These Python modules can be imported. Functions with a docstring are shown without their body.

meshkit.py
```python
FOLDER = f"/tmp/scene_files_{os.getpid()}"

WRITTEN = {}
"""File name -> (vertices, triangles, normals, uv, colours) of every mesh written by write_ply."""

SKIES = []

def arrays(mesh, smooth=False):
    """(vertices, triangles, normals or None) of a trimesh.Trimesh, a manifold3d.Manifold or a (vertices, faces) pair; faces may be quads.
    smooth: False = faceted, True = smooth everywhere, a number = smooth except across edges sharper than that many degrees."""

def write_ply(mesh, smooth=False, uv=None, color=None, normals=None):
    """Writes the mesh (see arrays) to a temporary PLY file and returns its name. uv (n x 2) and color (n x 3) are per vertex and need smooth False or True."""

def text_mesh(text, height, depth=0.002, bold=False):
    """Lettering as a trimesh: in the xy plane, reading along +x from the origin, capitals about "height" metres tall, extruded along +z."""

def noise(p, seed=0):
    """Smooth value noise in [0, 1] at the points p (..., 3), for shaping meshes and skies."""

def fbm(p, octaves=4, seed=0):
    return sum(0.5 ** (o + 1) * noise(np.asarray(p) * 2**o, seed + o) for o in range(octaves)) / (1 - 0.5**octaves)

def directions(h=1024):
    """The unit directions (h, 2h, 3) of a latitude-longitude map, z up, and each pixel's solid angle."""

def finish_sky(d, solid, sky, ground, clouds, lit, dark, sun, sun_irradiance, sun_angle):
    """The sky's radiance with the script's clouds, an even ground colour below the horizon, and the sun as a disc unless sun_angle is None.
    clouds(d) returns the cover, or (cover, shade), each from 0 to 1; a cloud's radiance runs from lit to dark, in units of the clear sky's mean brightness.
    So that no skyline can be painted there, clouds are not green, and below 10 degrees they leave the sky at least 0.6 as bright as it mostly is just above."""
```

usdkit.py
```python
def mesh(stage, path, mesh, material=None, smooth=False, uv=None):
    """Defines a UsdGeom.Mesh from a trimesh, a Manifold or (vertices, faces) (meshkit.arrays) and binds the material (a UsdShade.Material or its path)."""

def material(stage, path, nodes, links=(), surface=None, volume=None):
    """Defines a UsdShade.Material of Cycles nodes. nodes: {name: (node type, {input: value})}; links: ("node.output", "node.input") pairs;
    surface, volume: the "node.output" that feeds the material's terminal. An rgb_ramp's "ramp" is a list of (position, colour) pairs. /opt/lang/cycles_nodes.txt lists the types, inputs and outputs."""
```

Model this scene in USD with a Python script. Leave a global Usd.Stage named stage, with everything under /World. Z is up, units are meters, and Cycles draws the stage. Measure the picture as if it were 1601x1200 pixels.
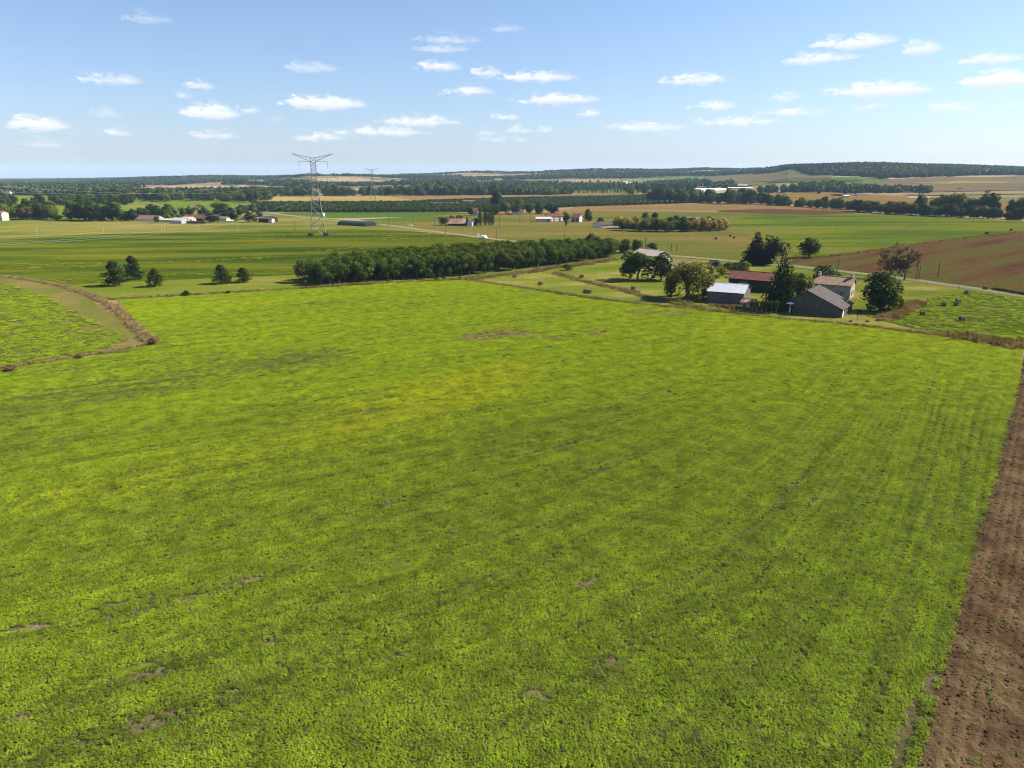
import math, random
import numpy as np, trimesh, shapely, shapely.geometry as sg
import usdkit, meshkit
from pxr import Usd, UsdGeom, UsdLux, UsdShade, Gf, Sdf, Vt

random.seed(5)
R = np.random.default_rng(11)
stage = Usd.Stage.CreateInMemory()
UsdGeom.SetStageUpAxis(stage, 'Z')
UsdGeom.SetStageMetersPerUnit(stage, 1.0)
UsdGeom.Xform.Define(stage, '/World')
UsdGeom.Scope.Define(stage, '/World/Looks')

# ------------------------------------------------------------------ camera, sun, sky
H = 38.0                                   # drone height
F = 1120.0                                 # focal length in photo pixels (1601 wide)
PITCH = math.atan((600 - 273) / F)
cam = UsdGeom.Camera.Define(stage, '/World/camera')
cam.CreateHorizontalApertureAttr(36.0)
cam.CreateVerticalApertureAttr(27.0)
cam.CreateFocalLengthAttr(36.0 * F / 1601)
cam.CreateClippingRangeAttr(Gf.Vec2f(0.5, 60000))
cam.AddTranslateOp().Set(Gf.Vec3d(0, 0, H))
cam.AddRotateXOp().Set(90 - math.degrees(PITCH))
cam.CreateExposureAttr(1.74)

SUN_AZ, SUN_EL = math.radians(78), math.radians(41)
sunv = Gf.Vec3d(math.sin(SUN_AZ) * math.cos(SUN_EL), math.cos(SUN_AZ) * math.cos(SUN_EL), math.sin(SUN_EL))
sun = UsdLux.DistantLight.Define(stage, '/World/sun')
sun.CreateIntensityAttr(1.25)
sun.CreateAngleAttr(0.5)
sun.CreateNormalizeAttr(True)
sun.CreateColorAttr(Gf.Vec3f(1.0, 0.94, 0.84))
sun.AddTransformOp().Set(Gf.Matrix4d(Gf.Rotation(Gf.Vec3d(0, 0, 1), sunv), Gf.Vec3d(0, 0, 0)))


def ray(u, v):
    dx, dy = (np.asarray(u, float) - 800.5) / F, (600 - np.asarray(v, float)) / F
    c, s = math.cos(PITCH), math.sin(PITCH)
    return np.stack([dx, c + dy * s, -s + dy * c], -1)


def proj(p):
    p = np.asarray(p, float)
    c, s = math.cos(PITCH), math.sin(PITCH)
    x, y, z = p[..., 0], p[..., 1], p[..., 2] - H
    d = y * c - z * s
    up = y * s + z * c
    return 800.5 + F * x / d, 600 - F * up / d


# clouds: centre and half size, in degrees of azimuth and elevation
CL = [(232,30,35,7,.4),(172,126,48,8,.8),(308,135,26,7,.9),(290,150,14,4,.6),(328,178,45,13,1),(388,172,18,5,.8),(487,107,40,9,.5),(505,163,65,12,1),
      (165,179,25,5,.8),(55,196,52,11,1),(185,209,18,6,.9),(335,212,38,6,.9),(65,226,32,5,.6),(500,216,36,7,1),(653,191,60,9,1),(597,207,68,8,1),
      (700,63,50,7,.6),(790,45,28,6,.4),(690,77,38,6,.7),(685,106,35,9,.9),(760,114,25,8,.9),(735,143,34,8,1),(840,122,58,9,1),(872,157,62,9,1),
      (793,184,20,5,1),(923,177,16,6,1),(765,208,17,4,.9),(815,204,18,5,.9),(852,203,14,5,.9),(785,219,38,4,.7),(1085,126,54,9,1),(1118,166,32,8,1),
      (1010,200,58,8,.9),(1278,93,62,8,1),(1335,68,68,10,1),(1440,78,34,10,.8),(1228,153,26,6,1),(1240,176,52,6,1),(1150,191,72,7,1),(1375,143,80,12,1),
      (1365,167,26,4,.8),(1548,94,52,8,.9),(1560,127,60,13,1),(1490,168,58,6,.9),(1578,164,16,4,.8),(425,186,18,4,.5),(1540,190,22,3,.5),(1470,233,40,4,.4)]
AZW = 72.0
rows = []
for (u, v, w, h, k) in sorted(CL, key=lambda c: -c[2]):
    d = ray(u, v)
    az, el = math.degrees(math.atan2(d[0], d[1])), math.degrees(math.atan2(d[2], math.hypot(d[0], d[1])))
    d2 = ray(u + w, v)
    hw = math.degrees(math.atan2(d2[0], d2[1])) - az
    hh = math.degrees(h / F) * 0.93
    e = (az, el, hw, hh, k)
    for r in rows:
        if all(abs(az - q[0]) > hw + q[2] + 1.4 for q in r):
            r.append(e)
            break
    else:
        rows.append([e])


def sky_material():
    n, L = {}, []

    def N(name, kind, **kw):
        n[name] = (kind, kw)
        return name

    N('sky', 'sky_texture', sky_type='single_scattering', sun_disc=False, sun_elevation=SUN_EL, sun_rotation=SUN_AZ, altitude=150.0, air_density=1.0, aerosol_density=0.6, ozone_density=1.0)
    N('tc', 'texture_coordinate')
    N('sep', 'separate_xyz'); L.append(('tc.generated', 'sep.vector'))
    N('azr', 'math', math_type='arctan2'); L += [('sep.x', 'azr.value1'), ('sep.y', 'azr.value2')]
    N('azs', 'math', math_type='multiply_add', value2=180 / math.pi / AZW, value3=0.5); L.append(('azr.value', 'azs.value1'))
    N('zc', 'clamp', min=-1.0, max=1.0); L.append(('sep.z', 'zc.value'))
    N('elr', 'math', math_type='arcsine'); L.append(('zc.result', 'elr.value1'))
    N('el', 'math', math_type='multiply', value2=180 / math.pi); L.append(('elr.value', 'el.value1'))
    # billows: noise over azimuth and elevation degrees
    N('azd', 'math', math_type='multiply', value2=180 / math.pi); L.append(('azr.value', 'azd.value1'))
    N('cv', 'combine_xyz', z=0.0); L += [('azd.value', 'cv.x'), ('el.value', 'cv.y')]
    N('mp', 'mapping', scale=(0.7, 1.5, 1.0)); L.append(('cv.vector', 'mp.vector'))
    N('n1', 'noise_texture', scale=1.5, detail=7.0, roughness=0.68, distortion=0.35); L.append(('mp.vector', 'n1.vector'))
    N('nw', 'math', math_type='multiply_add', value2=3.4, value3=-1.75); L.append(('n1.fac', 'nw.value1'))
    # distort the azimuth too, so outlines are not ellipses
    N('azn', 'math', math_type='multiply_add', value2=0.012); L += [('nw.value', 'azn.value1'), ('azs.value', 'azn.value3')]
    N('fr', 'math', math_type='fraction'); L.append(('azn.value', 'fr.value1'))
    prev = shade = None
    for i, r in enumerate(rows):
        x = (np.arange(256) / 255 - 0.5) * AZW
        tab = np.zeros((256, 3))
        order = sorted(r)
        kx = [(q[0] + sg_ * q[2] * 1.25, q[1]) for q in order for sg_ in (-1, 1)]
        tab[:, 0] = np.interp(x, [a for a, b in kx], [b for a, b in kx]) / 20
        prof, kk = np.full(256, -1.0), np.zeros(256)
        for az, el, hw, hh, k in r:
            t = (x - az) / (hw * 1.12)
            p = np.where(np.abs(t) < 1.3, hh * 1.22 * (1 - np.abs(t) ** 2.2) + 0.0, -1)
            kk = np.where(p > prof, k, kk)
            prof = np.maximum(prof, p)
        prof = np.clip(prof, -1, 3)
        tab[:, 1] = (prof + 1) / 4
        tab[:, 2] = kk
        N(f'r{i}', 'rgb_ramp', ramp=[(a / 255, tuple(c)) for a, c in enumerate(tab)], interpolate=True); L.append(('fr.value', f'r{i}.fac'))
        N(f's{i}', 'separate_color', color_type='rgb'); L.append((f'r{i}.color', f's{i}.color'))
        N(f'a{i}', 'math', math_type='multiply_add', value2=-20.0); L += [(f's{i}.r', f'a{i}.value1'), ('el.value', f'a{i}.value3')]   # el - centre
        # flat base: below the centre the distance counts double
        N(f'b{i}', 'math', math_type='multiply', value2=-1.7); L.append((f'a{i}.value', f'b{i}.value1'))
        N(f'd{i}', 'math', math_type='maximum'); L += [(f'a{i}.value', f'd{i}.value1'), (f'b{i}.value', f'd{i}.value2')]
        N(f'h{i}', 'math', math_type='multiply_add', value2=4.0, value3=-1.0); L.append((f's{i}.g', f'h{i}.value1'))
        N(f'm{i}', 'math', math_type='subtract'); L += [(f'h{i}.value', f'm{i}.value1'), (f'd{i}.value', f'm{i}.value2')]
        N(f'q{i}', 'math', math_type='multiply_add', value2=0.55); L += [('nw.value', f'q{i}.value1'), (f'm{i}.value', f'q{i}.value3')]
        N(f'c{i}', 'map_range', range_type='smoothstep', from_min=-0.20, from_max=0.50, to_min=0.0, to_max=1.0, clamp=True); L.append((f'q{i}.value', f'c{i}.value'))
        N(f'k{i}', 'math', math_type='multiply'); L += [(f'c{i}.result', f'k{i}.value1'), (f's{i}.b', f'k{i}.value2')]
        N(f'u{i}', 'math', math_type='multiply'); L += [(f'k{i}.value', f'u{i}.value1'), (f'a{i}.value', f'u{i}.value2')]
        if prev is None:
            prev, shade = f'k{i}.value', f'u{i}.value'
        else:
            N(f'x{i}', 'math', math_type='maximum'); L += [(prev, f'x{i}.value1'), (f'k{i}.value', f'x{i}.value2')]
            N(f'y{i}', 'math', math_type='add'); L += [(shade, f'y{i}.value1'), (f'u{i}.value', f'y{i}.value2')]
            prev, shade = f'x{i}.value', f'y{i}.value'
    N('lit', 'map_range', from_min=-0.25, from_max=0.4, to_min=0.0, to_max=1.0, clamp=True); L.append((shade, 'lit.value'))
    N('cc', 'mix', mix_type='mix', color1=(CLD[0] * .70, CLD[1] * .71, CLD[2] * .75), color2=CLD); L.append(('lit.result', 'cc.fac'))
    N('cov', 'math', math_type='multiply', value2=0.86); L.append((prev, 'cov.value1'))
    # the pale blue air low over the horizon, all the way round
    N('ea', 'math', math_type='absolute'); L.append(('el.value', 'ea.value1'))
    N('eh', 'math', math_type='multiply', value2=-1 / 9.0); L.append(('ea.value', 'eh.value1'))
    N('ee', 'math', math_type='exponent'); L.append(('eh.value', 'ee.value1'))
    N('tn', 'mix', mix_type='mix', color1=HIGHTINT, color2=LOWTINT); L.append(('ee.value', 'tn.fac'))
    N('hs', 'mix', mix_type='multiply', fac=1.0); L += [('sky.color', 'hs.color1'), ('tn.color', 'hs.color2')]
    N('mx', 'mix', mix_type='mix'); L += [('cov.value', 'mx.fac'), ('hs.color', 'mx.color1'), ('cc.color', 'mx.color2')]
    N('bg', 'background_shader', strength=SKY_STRENGTH); L.append(('mx.color', 'bg.color'))
    return usdkit.material(stage, '/World/Looks/sky_look', n, L, surface='bg.background')


SKY_STRENGTH, HIGHTINT, LOWTINT, CLD = 0.05, (0.82, 0.89, 0.965), (0.61, 0.675, 0.95), (7.4, 7.35, 7.3)
sky = UsdLux.DomeLight.Define(stage, '/World/sky')
sky.CreateIntensityAttr(1.0)
UsdShade.MaterialBindingAPI.Apply(sky.GetPrim()).Bind(sky_material())
sky.GetPrim().SetCustomDataByKey('kind', 'structure')
sky.GetPrim().SetCustomDataByKey('label', 'pale blue sky with rows of small white cumulus clouds')

# ------------------------------------------------------------------ terrain
SKYLINE = [(-400,288),(0,285),(100,283),(200,280),(300,277.5),(400,277.5),(500,276),(600,275),(700,272),(800,271),(900,269),(1000,268),(1080,267),(1150,266),(1230,262),(1300,260.5),(1400,260),(1500,262),(1601,266),(2000,270)]
SKY_A = [(u - 800.5) / 1167 for u, v in SKYLINE]
RIDGE_Y = np.interp([u for u, v in SKYLINE], [1100, 1230], [4600, 2950])
RIDGE_Z = [H - (v - 273) / 1216 * y for (u, v), y in zip(SKYLINE, RIDGE_Y)]


def sstep(x):
    x = np.clip(x, 0, 1)
    return x * x * (3 - 2 * x)


def terrain(X, Y):
    X, Y = np.asarray(X, float), np.asarray(Y, float)
    a = X / np.maximum(Y, 1)
    yr, zr = np.interp(a, SKY_A, RIDGE_Y), np.interp(a, SKY_A, RIDGE_Z)
    up = sstep((Y - 1150) / (yr - 1150))
    z = zr * up ** 0.9
    roll = meshkit.fbm(np.stack([X / 620 + 31.3, Y / 430 + 7.1, 0 * X], -1), 3, 4) - 0.5
    z = z + roll * 40 * sstep((Y - 1300) / 1200) * (1 - 0.75 * sstep((Y - yr + 500) / 500))
    z = z * (1 - 0.7 * sstep((Y - yr - 100) / 2500))
    return np.where(Y > 1100, np.maximum(z, -6), 0.0)


MARCH = np.geomspace(18, 11800, 1500)


def G(u, v):
    """Photo pixel to the point of the terrain that it shows."""
    u, v = np.broadcast_arrays(np.asarray(u, float), np.asarray(v, float))
    d = ray(u, v)
    k = d / d[..., 1:2]
    flat = k.reshape(-1, 3)
    out = np.zeros_like(flat)
    for i, q in enumerate(flat):
        if q[2] < 0 and H / -q[2] < 1100:
            t = H / -q[2]
        else:
            z = H + q[2] * MARCH - terrain(q[0] * MARCH, MARCH)
            j = np.argmax(z < 0) if (z < 0).any() else len(z) - 1
            t = MARCH[j] if z[j] >= 0 else MARCH[j - 1] + (MARCH[j] - MARCH[j - 1]) * z[j - 1] / (z[j - 1] - z[j])
        out[i] = q * t
    out[:, 2] = terrain(out[:, 0], out[:, 1])
    return out.reshape(k.shape)


def height_at(p, vtop):
    """Height of something standing on p whose top shows at photo row vtop."""
    lo, hi = 0.0, 120.0
    for _ in range(40):
        m = (lo + hi) / 2
        lo, hi = (m, hi) if proj((p[0], p[1], p[2] + m))[1] > vtop else (lo, m)
    return lo


def width_at(p, w):
    return w * (p[1] * math.cos(PITCH) + (H - p[2]) * math.sin(PITCH)) / F


# ------------------------------------------------------------------ prim helpers
used = {}


def numbered(parent, name):
    k = (parent, name)
    used[k] = used.get(k, -1) + 1
    return f'{parent}/{name}' + (f'_{used[k]:03d}' if used[k] else '')


def tag(p, label=None, cat=None, group=None, kind=None):
    p = p.GetPrim() if hasattr(p, 'GetPrim') else p
    for k, x in (('label', label), ('category', cat), ('group', group), ('kind', kind)):
        if x:
            p.SetCustomDataByKey(k, x)
    return p


def thing(name, label, cat, loc=(0, 0, 0), rz=0.0, group=None):
    x = UsdGeom.Xform.Define(stage, numbered('/World', name))
    x.AddTranslateOp().Set(Gf.Vec3d(*map(float, loc)))
    x.AddRotateZOp().Set(math.degrees(rz))
    return tag(x, label, cat, group)


def raw(path, v, f, material, normals=None):
    """A mesh of triangles or quads."""
    f = np.asarray(f, np.int32)
    m = UsdGeom.Mesh.Define(stage, path)
    m.CreatePointsAttr(Vt.Vec3fArray.FromNumpy(np.ascontiguousarray(v, np.float32)))
    m.CreateFaceVertexCountsAttr(Vt.IntArray.FromNumpy(np.full(len(f), f.shape[1], np.int32)))
    m.CreateFaceVertexIndicesAttr(Vt.IntArray.FromNumpy(f.ravel()))
    m.CreateSubdivisionSchemeAttr('none')
    if normals is not None:
        m.CreateNormalsAttr(Vt.Vec3fArray.FromNumpy(np.ascontiguousarray(normals, np.float32)))
        m.SetNormalsInterpolation('vertex')
    if material is not None:
        UsdShade.MaterialBindingAPI.Apply(m.GetPrim()).Bind(material)
    return m


def part(parent, name, mesh, material, smooth=False, label=None):
    parent = parent if isinstance(parent, str) else str(parent.GetPath())
    m = usdkit.mesh(stage, numbered(parent, name), mesh, material, smooth)
    if label:
        tag(m, label)
    return m.GetPrim()


def cat(ms):
    return trimesh.util.concatenate([m for m in ms])


def box(x0, y0, z0, x1, y1, z1):
    m = trimesh.creation.box([x1 - x0, y1 - y0, z1 - z0])
    m.apply_translation([(x0 + x1) / 2, (y0 + y1) / 2, (z0 + z1) / 2])
    return m


def tube(pts, rad, n=6):
    """A tapered tube through points."""
    pts, rad = np.asarray(pts, float), np.broadcast_to(np.asarray(rad, float), (len(pts),))
    vs, fs = [], []
    t = np.gradient(pts, axis=0)
    t /= np.maximum(np.linalg.norm(t, axis=1, keepdims=True), 1e-9)
    for i, (p, d, r) in enumerate(zip(pts, t, rad)):
        a = np.array([1.0, 0, 0]) if abs(d[0]) < 0.8 else np.array([0, 1.0, 0])
        e1 = np.cross(d, a); e1 /= np.linalg.norm(e1)
        e2 = np.cross(d, e1)
        th = np.arange(n) / n * 2 * np.pi
        vs.append(p + r * (np.cos(th)[:, None] * e1 + np.sin(th)[:, None] * e2))
        if i:
            b = (i - 1) * n
            for k in range(n):
                q = (k + 1) % n
                fs += [[b + k, b + q, b + n + q], [b + k, b + n + q, b + n + k]]
    last = (len(pts) - 1) * n
    for k in range(1, n - 1):
        fs += [[0, k + 1, k], [last, last + k, last + k + 1]]
    return trimesh.Trimesh(np.vstack(vs), np.array(fs), process=False)


def bar(a, b, r):
    return tube([a, b], r, 4)


# ------------------------------------------------------------------ materials
def ramp_mat(name, stops, scale=0.1, detail=4.0, rot=0.0, stretch=(1, 1, 1), fine=None, rough=0.95, bump=None, rnd=0.0, trans=0.0, blotch=None, spec=0.0, gain=1.0):
    """Base colour: a ramp over noise at the world position, with finer noise over it, an optional second blotch colour; bump for relief."""
    stops = [(0.5 + (a - 0.5) * 0.62, tuple(np.array(c) * gain * np.array([1, 1, 0.62 if gain < 1 else 1.0]))) for a, c in stops]
    n = {'g': ('geometry', {}), 'mp': ('mapping', {'mapping_type': 'texture', 'rotation': (0, 0, rot), 'scale': tuple(1 / x for x in stretch)}),
         'n': ('noise_texture', {'scale': scale, 'detail': detail, 'roughness': 0.6}),
         'r': ('rgb_ramp', {'ramp': stops})}
    L = [('g.position', 'mp.vector'), ('mp.vector', 'n.vector'), ('n.fac', 'r.fac')]
    col = 'r.color'
    if blotch:
        bc, bs, lo, hi = blotch[:4]
        n['bn'] = ('noise_texture', {'scale': bs, 'detail': 3.0, 'roughness': 0.6})
        L.append(('mp.vector' if len(blotch) > 4 else 'g.position', 'bn.vector'))
        n['bm'] = ('map_range', {'range_type': 'smoothstep', 'from_min': lo, 'from_max': hi, 'to_min': 0.0, 'to_max': 1.0, 'clamp': True})
        L.append(('bn.fac', 'bm.value'))
        n['bx'] = ('mix', {'mix_type': 'mix', 'color2': bc})
        L += [('bm.result', 'bx.fac'), (col, 'bx.color1')]
        col = 'bx.color'
    if fine:
        fs, amt = fine
        n['fn'] = ('noise_texture', {'scale': fs, 'detail': 3.0, 'roughness': 0.7})
        n['fm'] = ('map_range', {'from_min': 0.25, 'from_max': 0.75, 'to_min': 1 - amt, 'to_max': 1 + amt, 'clamp': True})
        n['fx'] = ('vector_math', {'math_type': 'scale'})
        L += [('g.position', 'fn.vector'), ('fn.fac', 'fm.value'), (col, 'fx.vector1'), ('fm.result', 'fx.scale')]
        col = 'fx.vector'
    if rnd:
        n['oi'] = ('object_info', {})
        n['om'] = ('map_range', {'from_min': 0.0, 'from_max': 1.0, 'to_min': 1 - rnd, 'to_max': 1 + rnd})
        n['ox'] = ('vector_math', {'math_type': 'scale'})
        L += [('oi.random', 'om.value'), (col, 'ox.vector1'), ('om.result', 'ox.scale')]
        col = 'ox.vector'
    if bump:
        bs, dist = bump
        n['bpn'] = ('noise_texture', {'scale': bs, 'detail': 4.0, 'roughness': 0.65})
        n['bp'] = ('bump', {'strength': 1.0, 'distance': dist})
        L += [('g.position', 'bpn.vector'), ('bpn.fac', 'bp.height')]
    if trans:
        n['d'] = ('diffuse_bsdf', {'roughness': 0.4})
        n['t'] = ('translucent_bsdf', {})
        n['tc'] = ('mix', {'mix_type': 'multiply', 'fac': 1.0, 'color2': (1.5, 1.35, 0.55)})
        n['gl'] = ('glossy_bsdf', {'color': (1, 1, 1), 'roughness': 0.45})
        n['mt'] = ('mix_closure', {'fac': trans})
        n['ms'] = ('mix_closure', {'fac': 0.004})
        L += [(col, 'd.color'), (col, 'tc.color1'), ('tc.color', 't.color'), ('d.BSDF', 'mt.closure1'), ('t.BSDF', 'mt.closure2'), ('mt.closure', 'ms.closure1'), ('gl.BSDF', 'ms.closure2')]
        return usdkit.material(stage, '/World/Looks/' + name, n, L, surface='ms.closure')
    n['p'] = ('principled_bsdf', {'roughness': rough, 'specular_ior_level': spec, 'diffuse_roughness': 0.5})
    L.append((col, 'p.base_color'))
    if bump:
        L.append(('bp.normal', 'p.normal'))
    return usdkit.material(stage, '/World/Looks/' + name, n, L, surface='p.BSDF')


def simple(name, c, var=0.18, scale=0.8, rough=0.8, metallic=0.0, spec=0.3, bump=None):
    c = np.array(c)
    n = {'g': ('geometry', {}), 'n': ('noise_texture', {'scale': scale, 'detail': 5.0, 'roughness': 0.65}),
         'r': ('rgb_ramp', {'ramp': [(0.25, tuple(c * (1 - var))), (0.75, tuple(c * (1 + var)))]}),
         'p': ('principled_bsdf', {'roughness': rough, 'metallic': metallic, 'specular_ior_level': spec})}
    L = [('g.position', 'n.vector'), ('n.fac', 'r.fac'), ('r.color', 'p.base_color')]
    if bump:
        n['b'] = ('bump', {'strength': 0.6, 'distance': bump})
        L += [('n.fac', 'b.height'), ('b.normal', 'p.normal')]
    return usdkit.material(stage, '/World/Looks/' + name, n, L, surface='p.BSDF')


def leaf(name, c, var=0.35, trans=0.3, rnd=0.22, scale=0.35):
    c = np.array(c) * [1, 1, .55 if c[1] > c[0] else 1.0]
    return ramp_mat(name, [(0.2, tuple(c * (1 - var))), (0.5, tuple(c)), (0.8, tuple(c * (1 + var) * np.array([1.08, 1.0, 0.95])))], scale=scale, detail=3.0, rnd=rnd, trans=trans)


ML = {
    'oak': leaf('leaf_oak', (0.026, 0.043, 0.010)),
    'mid': leaf('leaf_mid', (0.044, 0.068, 0.014)),
    'olive': leaf('leaf_olive', (0.075, 0.088, 0.024)),
    'lime': leaf('leaf_lime', (0.10, 0.125, 0.016)),
    'yellow': leaf('leaf_yellow', (0.19, 0.145, 0.035)),
    'conifer': leaf('leaf_conifer', (0.015, 0.026, 0.010), trans=0.12),
    'pine': leaf('leaf_pine', (0.018, 0.030, 0.010), trans=0.15),
    'grey': leaf('leaf_grey', (0.065, 0.082, 0.036)),
    'willow': leaf('leaf_willow', (0.075, 0.080, 0.022)),
    'acacia': leaf('leaf_acacia', (0.040, 0.064, 0.010), var=0.45, scale=0.22),
    'acacia_light': leaf('leaf_acacia_light', (0.047, 0.072, 0.012), var=0.4, scale=0.22),
    'autumn': leaf('leaf_autumn', (0.070, 0.055, 0.024), trans=0.2),
    'brown': leaf('leaf_brown', (0.085, 0.050, 0.026), trans=0.15),
    'rust': leaf('leaf_rust', (0.115, 0.062, 0.030), trans=0.1),
    'dry': leaf('leaf_dry', (0.21, 0.155, 0.075), trans=0.15, scale=0.5),
    'drygreen': leaf('leaf_drygreen', (0.12, 0.125, 0.035), trans=0.2, scale=0.5),
    'hazel': leaf('leaf_orchard', (0.026, 0.042, 0.014), trans=0.15, rnd=0.3),
    'far': leaf('leaf_far', (0.024, 0.036, 0.012), trans=0.1, rnd=0.35, scale=0.012),
    'farmid': leaf('leaf_farmid', (0.050, 0.064, 0.016), trans=0.15, rnd=0.35, scale=0.012),
    'fargrey': leaf('leaf_fargrey', (0.060, 0.070, 0.030), trans=0.15, rnd=0.35, scale=0.012),
}
BARK = simple('bark', (0.075, 0.058, 0.042), 0.3, 2.0)
BARK_PALE = simple('bark_pale', (0.15, 0.125, 0.10), 0.3, 2.0)


# ------------------------------------------------------------------ foliage shapes (unit height, unit crown width)
def leaf_cloud(c, r, n, size, seed, up=0.25, jit=0.55, shell=(0.72, 1.06), aspect=0.75, centre=(0, 0, 0.55)):
    """n leaf-clump faces on and just inside the ellipsoids c, r; normals follow the clump so that it shades as a mass."""
    g = np.random.default_rng(seed)
    c, r = np.asarray(c, float), np.asarray(r, float)
    if r.ndim == 1:
        r = np.repeat(r[:, None], 3, 1)
    w = (r ** 2).sum(1)
    k = g.choice(len(c), n, p=w / w.sum())
    d = g.normal(size=(n, 3))
    d[:, 2] += up
    d /= np.linalg.norm(d, axis=1, keepdims=True)
    p = c[k] + r[k] * d * g.uniform(*shell, (n, 1))
    out = p - np.array(centre)
    out /= np.maximum(np.linalg.norm(out, axis=1, keepdims=True), 1e-6)
    nrm = d * 0.65 + out * 0.5 + g.normal(size=(n, 3)) * jit * 0.5
    nrm /= np.linalg.norm(nrm, axis=1, keepdims=True)
    face = nrm + g.normal(size=(n, 3)) * jit
    face /= np.linalg.norm(face, axis=1, keepdims=True)
    a = g.normal(size=(n, 3))
    e1 = np.cross(face, a); e1 /= np.linalg.norm(e1, axis=1, keepdims=True)
    e2 = np.cross(face, e1)
    s = size * g.uniform(0.55, 1.3, (n, 1))
    v = np.stack([p - e1 * s, p - e2 * s * aspect * g.uniform(.6, 1, (n, 1)), p + e1 * s, p + e2 * s * aspect * g.uniform(.6, 1, (n, 1))], 1).reshape(-1, 3)
    return v, np.arange(4 * n).reshape(-1, 4), np.repeat(nrm, 4, 0)


def crown_blobs(seed, n, shape, r0):
    g = np.random.default_rng(seed)
    c = []
    while len(c) < n:
        p = g.normal(size=3)
        p = p / np.linalg.norm(p) * g.uniform(0.15, 1.0) ** 0.55
        c.append(shape(p, g))
    return np.array(c), g.uniform(r0[0], r0[1], n)


def trunk_mesh(seed, h, r, limbs, spread, lean=0.02, top=0.8):
    g = np.random.default_rng(seed)
    pts = [(0, 0, -0.01)] + [(g.normal() * lean, g.normal() * lean, h * top * t) for t in (0.3, 0.6, 1.0)]
    ms = [tube(pts, [r * 1.3, r, r * .75, r * .3], 7)]
    for i in range(limbs):
        a, z = g.uniform(0, 2 * np.pi), h * g.uniform(0.35, 0.7)
        e = np.array([math.cos(a) * spread, math.sin(a) * spread, z + g.uniform(0.12, 0.3) * h])
        ms.append(tube([(0, 0, z), (e[0] * .5, e[1] * .5, z + (e[2] - z) * .35), e], [r * .55, r * .35, r * .12], 5))
    return cat(ms)


CLS, SHAPES = {}, {}


def cls(key, leafmat, crown, trunk, bark=BARK):
    """A class prim with the parts trunk and crown."""
    path = '/World/' + key + '_class'
    stage.CreateClassPrim(path)
    if trunk is not None:
        part(path, 'trunk', trunk, bark, smooth=40)
    v, f, n = crown
    raw(path + '/crown', v, f, ML[leafmat], n)
    SHAPES[key] = (v, f, n, ML[leafmat])
    CLS[key] = path
    return path


def round_shape(p, g):
    return (p[0] * 0.33, p[1] * 0.33, 0.58 + p[2] * 0.30)


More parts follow.
